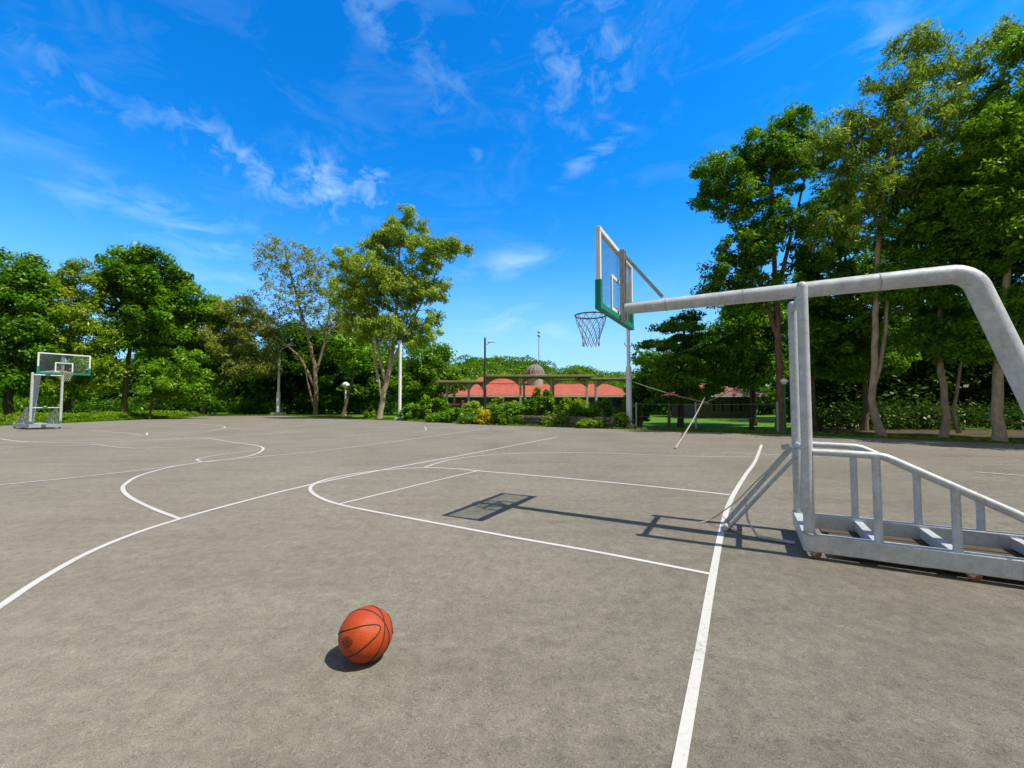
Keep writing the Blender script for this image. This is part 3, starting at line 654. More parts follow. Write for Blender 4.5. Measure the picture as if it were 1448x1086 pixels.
    for xx in (xb+0.0065, xb-0.0085):
        sq.box(xx, xx+0.002, yc-hw, yc+hw, zt1-lw, zt1)
        for (a, c) in ((yc-hw, yc-hw+lw), (yc+hw-lw, yc+hw)): sq.box(xx, xx+0.002, a, c, zt0, zt1-lw-0.001)
        sq.box(xx, xx+0.002, yc-hw, yc+hw, zt0-lw, zt0-0.001)
    sq.build('target_square', M['white'], bo)
    rc = Vector((xb+0.16+0.225, 0.03, 2.865)); rr_ = 0.225
    rm = MB(); rm.tube([rc + Vector((rr_*math.cos(a), rr_*math.sin(a), 0)) for a in [2*math.pi*i/36 for i in range(36)]], 0.0115, 8, closed=True)
    rm.box(xb+0.012, xb+0.022, -0.06, 0.12, 2.80, 2.93)
    rm.bar((xb+0.02, 0.03-0.05, 2.862), (rc.x-0.19, 0.03-0.11, 2.862), 0.03, 0.012); rm.bar((xb+0.02, 0.03+0.05, 2.862), (rc.x-0.19, 0.03+0.11, 2.862), 0.03, 0.012)
    rmo = P(rm, 'rim', M['rim'])
    nt_ = MB(); K = 12; prof = [(0.225, 0), (0.205, -0.09), (0.172, -0.18), (0.138, -0.27), (0.118, -0.36), (0.122, -0.44)]
    for k in range(K):
        for s_ in (1, -1):
            pp = []
            for i, (r_, z_) in enumerate(prof):
                sw = (0.5*i*s_) if i > 0 else 0
                a = 2*math.pi*(k + (sw if i else 0))/K
                pp.append(rc + Vector((r_*math.cos(a), r_*math.sin(a), z_ - 0.008)))
            nt_.tube(pp, 0.0048, 4, cap=False)
    nt_.build('net', M['net'], rmo)
    return root
hoop = make_hoop('large near galvanised pipe hoop on the baseline with a thick bent arm', MID, math.atan2(HOOP_U.y, HOOP_U.x))
hoop_parts = list(hoop.children)
# the second hoop: same make, at the far end, turned round
def copy_tree(o, parent):
    c = o.copy(); COL.objects.link(c); c.parent = parent
    for ch in o.children: copy_tree(ch, c)
    return c
far = hoop.copy(); COL.objects.link(far)
far.location = gr(64, 606.5); far.rotation_euler = (0, 0, math.atan2(HOOP_U.y, HOOP_U.x) + math.pi); far.scale = (1.2, 1.3, 1.2)
far['label'] = 'small distant hoop facing the camera with a glass board in front of dark trees'
for ch in hoop_parts: copy_tree(ch, far)
for ch in far.children:
    if ch.name.startswith('rim'):
        ch.material_slots[0].link = 'OBJECT'; ch.material_slots[0].material = M['rim_orange']
# folding front leg of the near hoop with its slack cable
lg = MB()
lg.bar((0.06, -0.13, 1.10), (0.82, -0.20, 0.06), 0.03, 0.05)
lg.tube([(0.05, -0.02, 0.98), (0.3, -0.05, 0.66), (0.76, -0.12, 0.05)], 0.02, 8)
lg.bar((0.08, -0.09, 1.09), (0.34, -0.115, 0.74), 0.075, 0.06)
lg.tube([(0.80, -0.30, 0.06), (0.80, 0.02, 0.06)], 0.026, 10)
lg.tube([(0.58, -0.13, 0.36), (0.56, -0.05, 0.18), (0.46, 0.06, 0.02)], 0.012, 6)
lg.tube([(0.46, 0.06, 0.022), (0.1, 0.12, 0.022)], 0.022, 8)
lg.bar((0.0, -0.06, 1.10), (0.16, -0.28, 1.06), 0.05, 0.06)
lgo = lg.build('folding_leg', M['leg'], hoop)
cb_ = MB(); cp = [Vector(p) for p in ((0.12, -0.2, 1.02), (0.45, -0.30, 0.62), (0.7, -0.42, 0.30), (0.98, -0.40, 0.06), (1.12, -0.30, 0.012))]
cb_.tube(catmull(cp, 8), 0.007, 5); cp = [Vector(p) for p in ((0.98, -0.40, 0.06), (0.86, -0.25, 0.15), (0.72, -0.1, 0.05), (0.62, 0.02, 0.01))]
cb_.tube(catmull(cp, 8), 0.006, 5); cb_.build('cable', M['bamboo'], lgo)
# ------------------------------------------------------------------ basketball
def make_ball():
    r = 0.163; c = gr(517, 932); c.z = r
    root = empty('basketball', (c.x, c.y, 0), 0, 'orange basketball with black seams lying on the bare asphalt', 'ball')
    import bmesh
    bm = bmesh.new(); bmesh.ops.create_uvsphere(bm, u_segments=72, v_segments=48, radius=r)
    me = bpy.data.meshes.new('ball_cover'); bm.to_mesh(me); bm.free()
    me.polygons.foreach_set('use_smooth', [True]*len(me.polygons))
    d = (c - cam.location).normalized(); rg = d.cross(Vector((0,0,1))).normalized(); up = rg.cross(d)
    vw = lambda x, y: (rg*x + up*y - d*math.sqrt(max(0, 1-x*x-y*y))).normalized()
    Pv = vw(0.62, 0.28); Q = vw(-0.72, -0.08); Q = (Q - Pv*Q.dot(Pv)).normalized(); W = Pv.cross(Q)
    m, nt, out = newmat('ball_rubber')
    b = N(nt, 'ShaderNodeBsdfPrincipled', Roughness=0.42); b.inputs['Specular IOR Level'].default_value = 0.28
    tc = N(nt, 'ShaderNodeTexCoord'); v = tc.outputs['Object']
    n1 = N(nt, 'ShaderNodeTexNoise', Scale=14.0, Detail=8.0, Roughness=0.7); L(nt, v, n1.inputs['Vector'])
    col = ramp(nt, n1.outputs['Fac'], [(0.3, (0.33, 0.042, 0.007)), (0.6, (0.42, 0.058, 0.010)), (0.8, (0.46, 0.078, 0.016))])
    # worn printed mark
    lc = vw(-0.67, -0.17)*r; la = (rg - lc.normalized()*rg.dot(lc.normalized())).normalized(); lb = lc.normalized().cross(la)
    def dotv(vec):
        n = N(nt, 'ShaderNodeVectorMath', operation='DOT_PRODUCT'); L(nt, v, n.inputs[0]); n.inputs[1].default_value = vec; return n.outputs['Value']
    A = math_(nt, 'SUBTRACT', dotv(la), lc.dot(la)); B = math_(nt, 'SUBTRACT', dotv(lb), lc.dot(lb))
    q = math_(nt, 'ADD', math_(nt, 'POWER', math_(nt, 'DIVIDE', A, 0.045), 2.0), math_(nt, 'POWER', math_(nt, 'DIVIDE', B, 0.034), 2.0))
    dd = math_(nt, 'GREATER_THAN', dotv(lc.normalized()), 0.3*r)
    n2 = N(nt, 'ShaderNodeTexNoise', Scale=75.0, Detail=3.0, Distortion=1.5); L(nt, v, n2.inputs['Vector'])
    kk = math_(nt, 'MULTIPLY', math_(nt, 'MULTIPLY', math_(nt, 'SUBTRACT', 1.1, q), 3.0, clamp=True), dd)
    kk = math_(nt, 'MULTIPLY', kk, ramp(nt, n2.outputs['Fac'], [(0.42, (0,0,0)), (0.52, (1,1,1))]))
    col = mixc(nt, math_(nt, 'MULTIPLY', kk, 0.95), col, (0.03, 0.015, 0.012))
    n4 = N(nt, 'ShaderNodeTexNoise', Scale=22.0, Detail=8.0, Roughness=0.8); L(nt, v, n4.inputs['Vector'])
    col = mixc(nt, math_(nt, 'MULTIPLY', ramp(nt, n4.outputs['Fac'], [(0.58, (0,0,0)), (0.72, (1,1,1))]), 0.35), col, (0.22, 0.07, 0.03))
    n5 = N(nt, 'ShaderNodeTexNoise', Scale=9.0, Detail=9.0, Roughness=0.75, Distortion=0.8); L(nt, v, n5.inputs['Vector'])
    col = mixc(nt, math_(nt, 'MULTIPLY', ramp(nt, n5.outputs['Fac'], [(0.5, (0,0,0)), (0.68, (1,1,1))]), 0.22), col, (0.27, 0.13, 0.07))
    L(nt, col, b.inputs['Base Color'])
    vo = N(nt, 'ShaderNodeTexVoronoi', Scale=190.0); L(nt, v, vo.inputs['Vector'])
    bp = N(nt, 'ShaderNodeBump', Strength=0.6, Distance=0.003); bp.invert = True; L(nt, vo.outputs['Distance'], bp.inputs['Height']); L(nt, bp.outputs[0], b.inputs['Normal'])
    L(nt, b.outputs[0], out.inputs['Surface'])
    me.materials.append(m)
    o = bpy.data.objects.new('ball_cover', me); COL.objects.link(o); o.parent = root; o.location = (0, 0, r)
    se = MB(); n_ = 90
    def curve(fn, closed=True):
        se.tube([fn(2*math.pi*i/n_).normalized()*(r-0.0010) for i in range(n_)], 0.0046, 6, closed=True)
    A_ = vw(-0.31, 0.90); P_ = vw(0.66, 0.30); B_ = vw(0.11, -0.95)
    for X_ in (A_, B_):
        e = (X_ - P_*X_.dot(P_)).normalized(); curve(lambda t: P_*math.cos(t) + e*math.sin(t))
    lp = [vw(x, y) for x, y in ((-0.57, 0.255), (-0.06, 0.31), (0.34, 0.285), (0.49, 0.21), (0.51, 0.12), (0.42, -0.05), (0.03, -0.36), (-0.31, -0.56), (-0.70, -0.66))]
    lp += [(rg*x + up*y - d*z).normalized() for x, y, z in ((-0.86, -0.50, -0.12), (-0.93, -0.22, -0.30), (-0.96, 0.05, -0.25), (-0.93, 0.18, 0.2))]
    q_ = catmull(lp[-2:] + lp + lp[:2], 10)[20:151]
    for s_ in (1, -1): se.tube([p.normalized()*s_*(r-0.0010) for p in q_[:-1]], 0.0046, 6, closed=True)
    s = se.build('seam', simple('seam_black', (0.015, 0.012, 0.012), 0.7, 0, 0.2, 20), root); s.location = (0, 0, r)
    root.scale = (1, 1, 0.945)
    return root
make_ball()
# ------------------------------------------------------------------ lamp posts and small posts
def pole_root(name, label, px, py, cat='lamp post', group='light poles along the far edge'):
    g = gr(px, py); return empty(name, g, 0, label, cat, group), g
def hgt(px, py, Y): return at(px, py, Y).z
# white pole with a small lamp arm
ro, g = pole_root('light_pole', 'white light pole with one small lamp on a short arm, beside the half bare tree', 393, 586.8); h = hgt(393, 497, g.y)
mb = MB(); mb.lathe([(0.26, 0.1), (0.24, h*0.35), (0.17, h*0.37), (0.14, h)], n=14); mb.build('pole', M['pole'], ro)
MB().box(-0.75, 0.75, -0.6, 0.6, -0.05, 0.35, 0.04).build('footing', M['concrete'], ro)
am = MB(); am.tube([(0, 0, h-0.1), (0.3, 0, h+0.35), (1.1, 0, h+0.75)], 0.07, 8); am.build('arm', M['pole'], ro)
MB().box(0.6, 1.6, -0.3, 0.3, h+0.75, h+0.95, 0.06).build('lamp_head', M['lampglass'], ro)
# white pole with floodlight box
ro, g = pole_root('light_pole', 'white light pole with a dark floodlight box, in front of the tall feathery tree', 565, 594); h = hgt(565, 480, g.y)
MB().lathe([(0.16, 0.1), (0.15, h*0.5), (0.12, h)], n=14).build('pole', M['pole'], ro)
MB().box(-0.4, 0.4, -0.4, 0.4, -0.05, 0.22, 0.03).build('footing', M['concrete'], ro)
MB().box(-0.28, 0.28, -0.32, 0.1, h-0.05, h+0.55, 0.05).build('lamp_head', M['darkpole'], ro)
MB().tube([(0, 0.04, h-0.25), (0.35, 0.0, h+0.1), (0.3, 0, h+0.75)], 0.035, 6).build('bracket', M['darkpole'], ro)
# dark street lamp
ro, g = pole_root('street_lamp', 'slim black street lamp with a pale lamp arm rising beside the yellow shrub', 685.5, 599); h = hgt(685, 479, g.y)
MB().lathe([(0.125, -0.05), (0.12, h*0.4), (0.085, h*0.42), (0.075, h), (0.01, h+0.15)], n=12).build('pole', M['darkpole'], ro)
MB().tube([(0, 0, h-0.55), (0.35, 0, h-0.3), (0.8, 0, h-0.22)], 0.035, 8).build('arm', M['pole'], ro)
MB().box(0.25, 0.82, -0.14, 0.14, h-0.28, h-0.18, 0.03).build('lamp_head', M['lampglass'], ro)
# white pole behind the near board
ro, g = pole_root('light_pole', 'bare white pole on a round concrete footing directly below the edge on backboard', 890, 605); h = hgt(890, 400, g.y)
MB().lathe([(0.19, 0.2), (0.18, 3.9), (0.12, 4.0), (0.10, h)], n=14).build('pole', M['pole'], ro)
MB().lathe([(0.36, -0.05), (0.36, 0.2), (0.30, 0.26), (0.1, 0.27)], n=16).build('footing', M['concrete'], ro)
cr = MB()
cr.tube([(-0.24, 0, 5.55), (-0.22, 0, 5.4), (0, 0, 5.15), (0.22, 0, 5.4), (0.24, 0, 5.55)], 0.035, 6); cr.build('bracket', M['pole'], ro)
MB().tube([(0.17, 0, 1.3), (0.34, 0, 1.45), (0.17, 0, 1.6)], 0.02, 6).build('hook', M['pole'], ro)
# small globe lamps
def globe(label, px, py, ptop, m):
    ro, g = pole_root('globe_lamp', label, px, py, 'lamp post', 'low globe lamps in the park'); h = hgt(px, ptop, g.y)
    k = g.y/30
    MB().lathe([(0.10*k, -0.05), (0.06*k, 0.3), (0.05*k, h-0.2)], n=10).build('pole', m, ro)
    MB().lathe([(0.08*k, h-0.22*k), (0.16*k, h-0.18*k), (0.18*k, h-0.06*k), (0.10*k, h+0.02)], n=14).build('lamp_globe', M['lampglass'], ro)
    MB().lathe([(0.26*k, h-0.06*k), (0.25*k, h+0.05*k), (0.14*k, h+0.16*k), (0.02, h+0.2*k)], n=14).build('lamp_cap', M['lampglass'], ro)
globe('low pale globe lamp among trunks between the half bare tree and feathery tree', 488, 587, 544, M['pole'])
globe('low green lamp post with a white mushroom cap beside the reddish tree trunk', 1111, 611.5, 539, M['greenpole'])
# ------------------------------------------------------------------ fence, leaning bamboo
def fence(label, px, ptop, w0=900, w1=1100):
    A, B = gr(w0, 605.5), gr(w1, 611.5)
    ro = empty('wire_fence', A, 0, label, 'fence')
    d = B - A; hh = 1.55
    for f in (0.0, 0.46, 1.0):
        p = d*f; MB().tube([(p.x, p.y, -0.1), (p.x, p.y, hh+0.1)], 0.055, 8).build('fence_post', M['greypost'], ro)
    for z in (0.75, hh):
        MB().tube([(0, 0, z), tuple(d*0.46 + Vector((0, 0, z-0.05))), tuple(d + Vector((0, 0, z)))], 0.014, 5).build('fence_wire', M['wire'], ro)
fence('low two wire fence on grey posts in front of the red roofed house', 0, 0)
def stick(label, a, b, r):
    a, b = Vector(a), Vector(b); d = b - a; pts = [d*(i/14) + Vector((0, 0, -0.10*math.sin(math.pi*i/14))) for i in range(15)]
    mb = MB(); mb.tube(pts, [r*(1-0.35*i/14) for i in range(15)], 8)
    for i in range(1, 14): mb.tube([pts[i]-d.normalized()*0.012, pts[i]+d.normalized()*0.012], r*1.18, 8)
    o = mb.build('bamboo_pole', M['bamboo']); o.location = a; return tag(o, label, 'pole', 'bamboo poles propped on the fence')
pp = gr(992, 612); top = Vector((pp.x, pp.y, 1.72))
stick('bamboo pole leaning up from the asphalt to the top of a fence post', gr(955, 635) + Vector((0, 0, 0.03)), top + Vector((0.25, 0.05, 0.22)), 0.032)
stick('thin bamboo pole lying slantwise from a fence post towards the white pole', at(1003, 570.5, pp.y+0.2), at(884, 536, pp.y+3.5), 0.024)
stick('thin bamboo pole rising from a fence post towards the dark broad tree', at(985, 573, pp.y+0.35), at(1046, 545, pp.y+2.0), 0.024)
# ------------------------------------------------------------------ buildings
def house(label, x0, x1, ye0, ye1, yr, Y, tiles, wallz=None, dep=9, nwin=7):
    """x0,x1: photo columns of its ends; ye: eave rows; yr: ridge row, all at distance Y"""
    A, B = at(x0, HOR, Y), at(x1, HOR, Y); ze = at((x0+x1)/2, ye0, Y).z; zr = at((x0+x1)/2, yr, Y+dep/2).z
    ro = empty('house', ((A.x+B.x)/2, Y, 0), 0, label, 'building'); hw = (B.x-A.x)/2
    MB().box(-hw+1, hw-1, 1.0, dep-1.0, -0.1, ze-0.02).build('wall', M['wall'], ro)
    rf = MB(); o = 0.0
    vs = [(-hw, 0, ze), (hw, 0, ze), (hw, dep, ze), (-hw, dep, ze), (-hw+3.0, dep/2, zr), (hw-3.0, dep/2, zr)]
    rf.add(vs, [(0,1,5,4), (1,2,5), (2,3,4,5), (3,0,4), (3,2,1,0)])
    ro_ = rf.build('roof', tiles, ro)
    MB().box(-hw+0.02, hw-0.02, -0.06, 0.1, ze-0.32, ze-0.01).build('eave_board', M['trim'], ro_)
    MB().box(-hw+3.0, hw-3.0, dep/2-0.15, dep/2+0.15, zr-0.05, zr+0.12, 0.03).build('ridge_cap', M['tiles_dull'], ro_)
    for i in range(nwin):
        x = -hw+2 + (2*hw-4)*(i+0.5)/nwin
        wf = MB(); ww = (hw*2-4)/nwin*0.3
        for (a, b, c, d) in ((x-ww, x+ww, ze-0.75, ze-0.62), (x-ww, x+ww, ze-2.0, ze-1.87), (x-ww, x-ww+0.1, ze-1.87, ze-0.75), (x+ww-0.1, x+ww, ze-1.87, ze-0.75)): wf.box(a, b, 0.93, 1.05, c, d)
        wo_ = wf.build('window', M['frame_dark'], ro)
        MB().box(x-ww+0.1, x+ww-0.1, 0.97, 1.03, ze-1.87, ze-0.75).build('pane', M['glasspane'], wo_)
    return ro
house_main = house('long low house with a red tiled roof and grey brown dome behind the arched canopy', 606, 905, 558.5, 560, 543, 62, M['tiles'], dep=16, nwin=10)
house('red tiled end wing rising beyond the left bays of the arched canopy', 655, 760, 548, 548, 533, 82, M['tiles'], dep=12, nwin=4) 
house('faded red roofed house half hidden behind the dark broad trees', 982, 1088, 557, 557, 544, 44, M['tiles_dull'], dep=10, nwin=4)
house('dark roofed shed glimpsed between the pale trunks', 1180, 1330, 563, 563, 556, 46, M['wall'], dep=8, nwin=5)
# arched canopy walkway
YP = 52.0
def canopy():
    s = YP/F; A = at(612, HOR, YP)
    ro = empty('arched_canopy', (A.x, YP, 0), 0, 'long tan flat roofed canopy on slender columns with curved arches', 'pavilion')
    X = lambda px: (px-612)*s
    Z = lambda py: at(700, py, YP).z
    for (x0, x1, y0, y1) in ((616, 683, 538.2, 541.2), (684, 838, 530, 533), (820, 902, 534.2, 536.6)):
        MB().box(X(x0), X(x1), -0.2 if x0 != 820 else 0.15, 4.0 if x0 != 820 else 3.8, Z(y1), Z(y0), 0.05).build('roof_slab', M['canopy'], ro)
    def col(px, ytop, d=0.0):
        w_ = 0.13
        MB().box(X(px)-w_, X(px)+w_, 0.4+d, 0.72+d, -0.1, Z(ytop), 0.03).build('column', M['column'], ro)
    for px, yt in ((631, 541.4), (662, 541.4), (684.5, 533.2), (736, 533.2), (780, 533.2), (831, 536.8), (844, 536.8), (893, 536.8)):
        col(px, yt); 
    for px, yt in ((631, 541.4), (736, 533.2), (780, 533.2), (844, 536.8)): col(px+6, yt, 2.8)
    def arch(p0, p1, ytop, yspring, m='canopy'):
        """curved spandrel plate between two columns: solid above the arch"""
        a = MB(); n = 16; x0, x1 = X(p0)+0.17, X(p1)-0.17; zt, zs = Z(ytop), Z(yspring)
        fr = []; 
        for i in range(n+1):
            f = i/n; x = x0 + (x1-x0)*f
            q = abs(2*f-1); z = zs + (zt-0.12-zs)*(1-q**2.4)
            fr.append((x, z))
        vs = []
        for y in (0.45, 0.66): vs += [(x, y, z) for x, z in fr] + [(x, y, zt) for x, z in fr]
        k = n+1; fs = []
        for i in range(n):
            fs += [(i, i+1, k+i+1, k+i), (2*k+i+1, 2*k+i, 3*k+i, 3*k+i+1), (i+1, i, 2*k+i, 2*k+i+1)]
        a.add(vs, fs); o = a.build('arch', M[m], ro)
        rimb = MB(); rimb.tube([Vector((x, 0.43, z+0.03)) for x, z in fr], 0.08, 6); rimb.build('arch_rib', M['column'], o)
    for a in ((631, 662, 541.4, 549), (662, 684.5, 541.4, 551), (684.5, 736, 533.2, 545), (736, 780, 533.2, 545), (780, 831, 536.8, 546), (844, 893, 536.8, 547)): arch(*a)
    return ro
canopy()
YC = 70; s_ = YC/F; p = at(756.5, HOR, YC) - house_main.location; p.y = YC - house_main.location.y
zb = at(756, 530.5, YC).z; zt = at(756, 516, YC).z; rd = 13.6*s_
cu = MB().lathe([(rd*0.85, zb-1.9), (rd*0.85, zb-0.13)], n=20).build('cupola', M['column'], house_main); cu.location = (p.x, p.y, 0)
MB().lathe([(rd*1.04, zb-0.12), (rd*1.04, zb)] + [(rd*math.cos(a)+0.01, zb + (zt-zb)*math.sin(a)) for a in [math.pi/2*i/10 for i in range(11)]], n=28).build('dome', M['dome'], cu)
rb_ = MB()
for k in range(12):
    a = 2*math.pi*k/12
    rb_.tube([(rd*1.005*math.cos(e)*math.cos(a), rd*1.005*math.cos(e)*math.sin(a), zb + (zt-zb)*1.005*math.sin(e)) for e in [math.pi/2*i/8*0.97 for i in range(9)]], 0.06, 5)
rb_.build('dome_rib', M['column'], cu)
# communication mast far behind
YM = 240; p = at(762.5, HOR, YM); sm = YM/F
ro = empty('communication_mast', (p.x, YM, 0), 0, 'thin pale communication mast standing far behind the hill', 'mast')
zt = at(762, 468, YM).z
MB().lathe([(0.5, -1), (0.36, zt*0.6), (0.3, zt)], n=10).build('mast_shaft', M['mast'], ro)
MB().lathe([(0.5, zt-3.2), (1.1, zt-2.9), (1.1, zt-2.3), (0.45, zt-2.2)], n=14).build('platform', M['mast'], ro)
MB().lathe([(0.4, zt-1.2), (0.95, zt-0.8), (0.95, zt-0.2), (0.35, zt)], n=14).build('antenna_ring', M['mast'], ro)
MB().lathe([(0.18, zt), (0.06, zt+2.6)], n=6).build('spire', M['mast'], ro)
# planter and brown kiosk box by the canopy
p = gr(633, 592); p = at(636, HOR, 47)
pl = MB(); pl.box(-0.95, 0.95, -0.5, 0.5, -0.05, 1.35, 0.04); pl.box(-1.05, 1.05, -0.6, 0.6, 1.36, 1.5, 0.03); pl.box(1.3, 1.55, -0.2, 0.2, -0.05, 1.9, 0.02)
o = pl.build('wooden_counter', M['brownwood']); o.location = (p.x, 47, 0); tag(o, 'reddish brown wooden counter at the end of the arched canopy', 'counter')
# low stone wall
def stone_wall():
    A, B = gr(598, 596.6) + Vector((0, 0.7, 0)), gr(872, 606.9) + Vector((0, 0.7, 0)); d = (B-A); ln = d.length; d.normalize()
    rg = random.Random(3); mb = MB(); mb.box(0, ln, 0.12, 0.5, -0.1, 0.55)
    z = -0.02
    while z < 0.5:
        hh = rg.uniform(0.2, 0.3); x = -rg.random()*0.3
        while x < ln:
            ww = rg.uniform(0.3, 0.75); o = rg.uniform(-0.09, 0.07); hj = rg.uniform(-0.06, 0.10)
            mb.box(max(0.01, x+0.02), min(ln, x+ww-0.02), -0.04+o, 0.13+o*0.2, z+0.015, min(z+hh-0.015+hj*(z > 0.2), 0.70), 0.06); x += ww
        z += hh
    o = mb.build('stone_wall', M['stone']); o.location = A; o.rotation_euler = (0, 0, math.atan2(d.y, d.x))
    tag(o, 'low rough stone wall overgrown by shrubs at the far edge of the court', 'wall')
stone_wall()
# ------------------------------------------------------------------ hill and far woods
def hillz(x, y):
    k = 16*math.exp(-((x+15)/50)**2) + 6*math.exp(-((x-55)/50)**2) + 8*math.exp(-((x+110)/60)**2)
    return k*max(0, min(1, (y-110)/90))**1.3
mb = MB(); nx, ny = 60, 16; vs = []; fs = []
for j in range(ny+1):
    for i in range(nx+1):
        x = -260 + 520*i/nx; y = 105 + 200*j/ny; vs.append((x, y, hillz(x, y) - 0.5))
for j in range(ny):
    for i in range(nx): a = j*(nx+1)+i; fs.append((a, a+1, a+nx+2, a+nx+1))
mb.add(vs, fs, True); tag(mb.build('hill', M['soil']), kind='structure')
rng = np.random.default_rng(11)
VV = []; TT = []
for _ in range(620):
    y = rng.uniform(112, 215); x = rng.uniform(-0.38, 0.52)*y
    r_ = rng.uniform(1.8, 5.6); ct = rng.normal(0.5, 0.16); n_ = int(190*(r_/3.5)**1.5)
    d = nrm(rng.normal(size=(n_, 3))); d[:, 2] = np.abs(d[:, 2])*1.1 - 0.25
    lump = 1 + 0.16*np.sin(d[:, 0]*6 + x) * np.cos(d[:, 1]*5 + y) + 0.12*np.sin(d[:, 2]*8 + x*3)
    C0 = np.array([x, y, hillz(x, y) + r_*0.75]); P0 = C0 + d*(r_*lump*(0.82 + 0.2*rng.random(n_)))[:, None]*np.array([1, 1, 0.95])
    V, t = leaf_quads(rng, P0, np.full(n_, 0.12), 1, 0.95, 0.6, 0.15, 0.8)
    VV.append(V); TT.append(np.clip(rng.normal(ct, 0.15, n_), 0, 1))
o = bpy.data.objects.new('hill_woodland', quad_mesh('hill_woodland', np.concatenate(VV), np.concatenate(TT), LF['hill'])); COL.objects.link(o); o['kind'] = 'stuff'
# dark woodland behind the nearest trees on both sides
def woods(name, x0, x1, Y0, Y1, ztop, n, leaf, seed, size=0.55, nl=70, zmin=0.3):
    rg = np.random.default_rng(seed); C = []; rad = []
    for _ in range(n):
        y = rg.uniform(Y0, Y1); px = rg.uniform(x0, x1); x = (px-CX)/F*y
        z = zmin + (ztop*(0.85+0.15*math.sin(px*0.03)) - zmin)*rg.random(); C.append((x, y, z)); rad.append(rg.uniform(0.9, 1.9))
    return stuff(name, C, rad, nl, size, leaf, seed)
woods('woodland_backdrop', -120, 592, 74, 90, 14.0, 1350, 'dark', 21, 0.7, 105)
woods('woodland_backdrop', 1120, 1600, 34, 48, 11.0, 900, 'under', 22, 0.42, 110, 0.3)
woods('woodland_backdrop', 905, 1140, 56, 70, 9.5, 260, 'dark', 25, 0.7, 80, 0.3)
woods('woodland_undergrowth', -60, 560, 60, 74, 2.2, 220, 'dark', 23, 0.5, 50)
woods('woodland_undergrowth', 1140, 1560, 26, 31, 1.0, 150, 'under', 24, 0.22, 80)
# ------------------------------------------------------------------ trees: left side
G1 = 'trees behind the far end of the court'
tree('broad_leaf_tree', 'dense dark green tree rising behind the small distant hoop, at the picture edge', [(12, 590), (14, 520), (18, 430)], 44,
     [(5, 400, 48, 50), (-30, 430, 50, 70), (30, 470, 38, 60), (5, 530, 40, 40), (42, 395, 18, 22)], 'deep', 'bark_dark', 0.4, 230, 1.15, 190, 0.36, 0.55, 0.35, 31, G1)
tree('broad_leaf_tree', 'yellowish green feathery tree just above the glass board of the distant hoop', [(95, 588), (97, 520), (105, 430)], 48,
     [(95, 440, 48, 45), (115, 395, 26, 24), (70, 400, 24, 20), (60, 490, 40, 40), (125, 500, 40, 45), (100, 545, 45, 25)], 'yellowish', 'bark_dark', 0.35, 230, 1.05, 170, 0.42, 0.30, 0.6, 32, G1)
tree('broad_leaf_tree', 'tallest deep green tree with a rounded dome crown and a slim bare trunk below', [(175, 588), (177, 540), (184, 490), (205, 430), (212, 390)], 52,
     [(205, 388, 48, 32), (185, 372, 28, 18), (235, 410, 36, 36), (180, 420, 30, 36), (225, 450, 42, 32), (190, 480, 38, 34)], 'deep', 'bark', 0.30, 250, 1.05, 200, 0.38, 0.55, 0.3, 33, G1)
tree('broad_leaf_tree', 'green tree with a low sloping crown between the dome crowned tree and olive tree', [(278, 587), (280, 540), (285, 470)], 56,
     [(285, 435, 42, 26), (258, 455, 30, 40), (312, 450, 26, 26), (280, 490, 50, 36), (300, 530, 40, 30), (255, 520, 30, 30)], 'fresh', 'bark_dark', 0.3, 230, 1.1, 180, 0.40, 0.48, 0.35, 34, G1)
tree('sapling', 'bright green sapling with spreading leaf sprays in front of the dome crowned tree', [(212, 590), (214, 565), (222, 530)], 43,
     [(225, 530, 26, 20), (265, 520, 20, 30), (215, 555, 30, 14), (272, 560, 22, 12), (245, 548, 40, 20)], 'fresh', 'bark', 0.10, 110, 0.65, 100, 0.36, 0.36, 0.55, 35, G1, limb_from=0.2)
tree('olive_tree', 'dull olive tree with a thin leaning trunk beside the half bare tree', [(287, 587), (292, 560), (305, 540), (335, 520), (345, 470)], 55,
     [(345, 440, 34, 26), (330, 480, 40, 30), (375, 470, 30, 30), (350, 510, 44, 22), (320, 445, 20, 16)], 'greyolive', 'bark', 0.22, 220, 0.95, 72, 0.42, 0.28, 0.6, 36, G1)
tree('half_bare_tree', 'half bare tree with fanning brownish twigs and few leaves above a thick trunk', [(446, 588), (447, 555), (446, 525), (440, 490), (425, 440), (412, 390), (402, 350)], 55,
     [(405, 375, 42, 36), (385, 350, 22, 18), (440, 385, 34, 36), (400, 430, 44, 30), (450, 440, 40, 34), (470, 400, 26, 30), (360, 460, 30, 20), (480,460,30,26)], 'greyolive', 'bark_twig', 0.30, 820, 0.55, 15, 0.32, 0.42, 0.4, 37, G1, twig=0.06, limb_from=0.3,
     extra=[[(444, 545), (425, 505), (395, 480), (360, 450)], [(446, 530), (460, 480), (468, 420)], [(447, 585), (436, 545), (428, 500)]], shell=0.7)
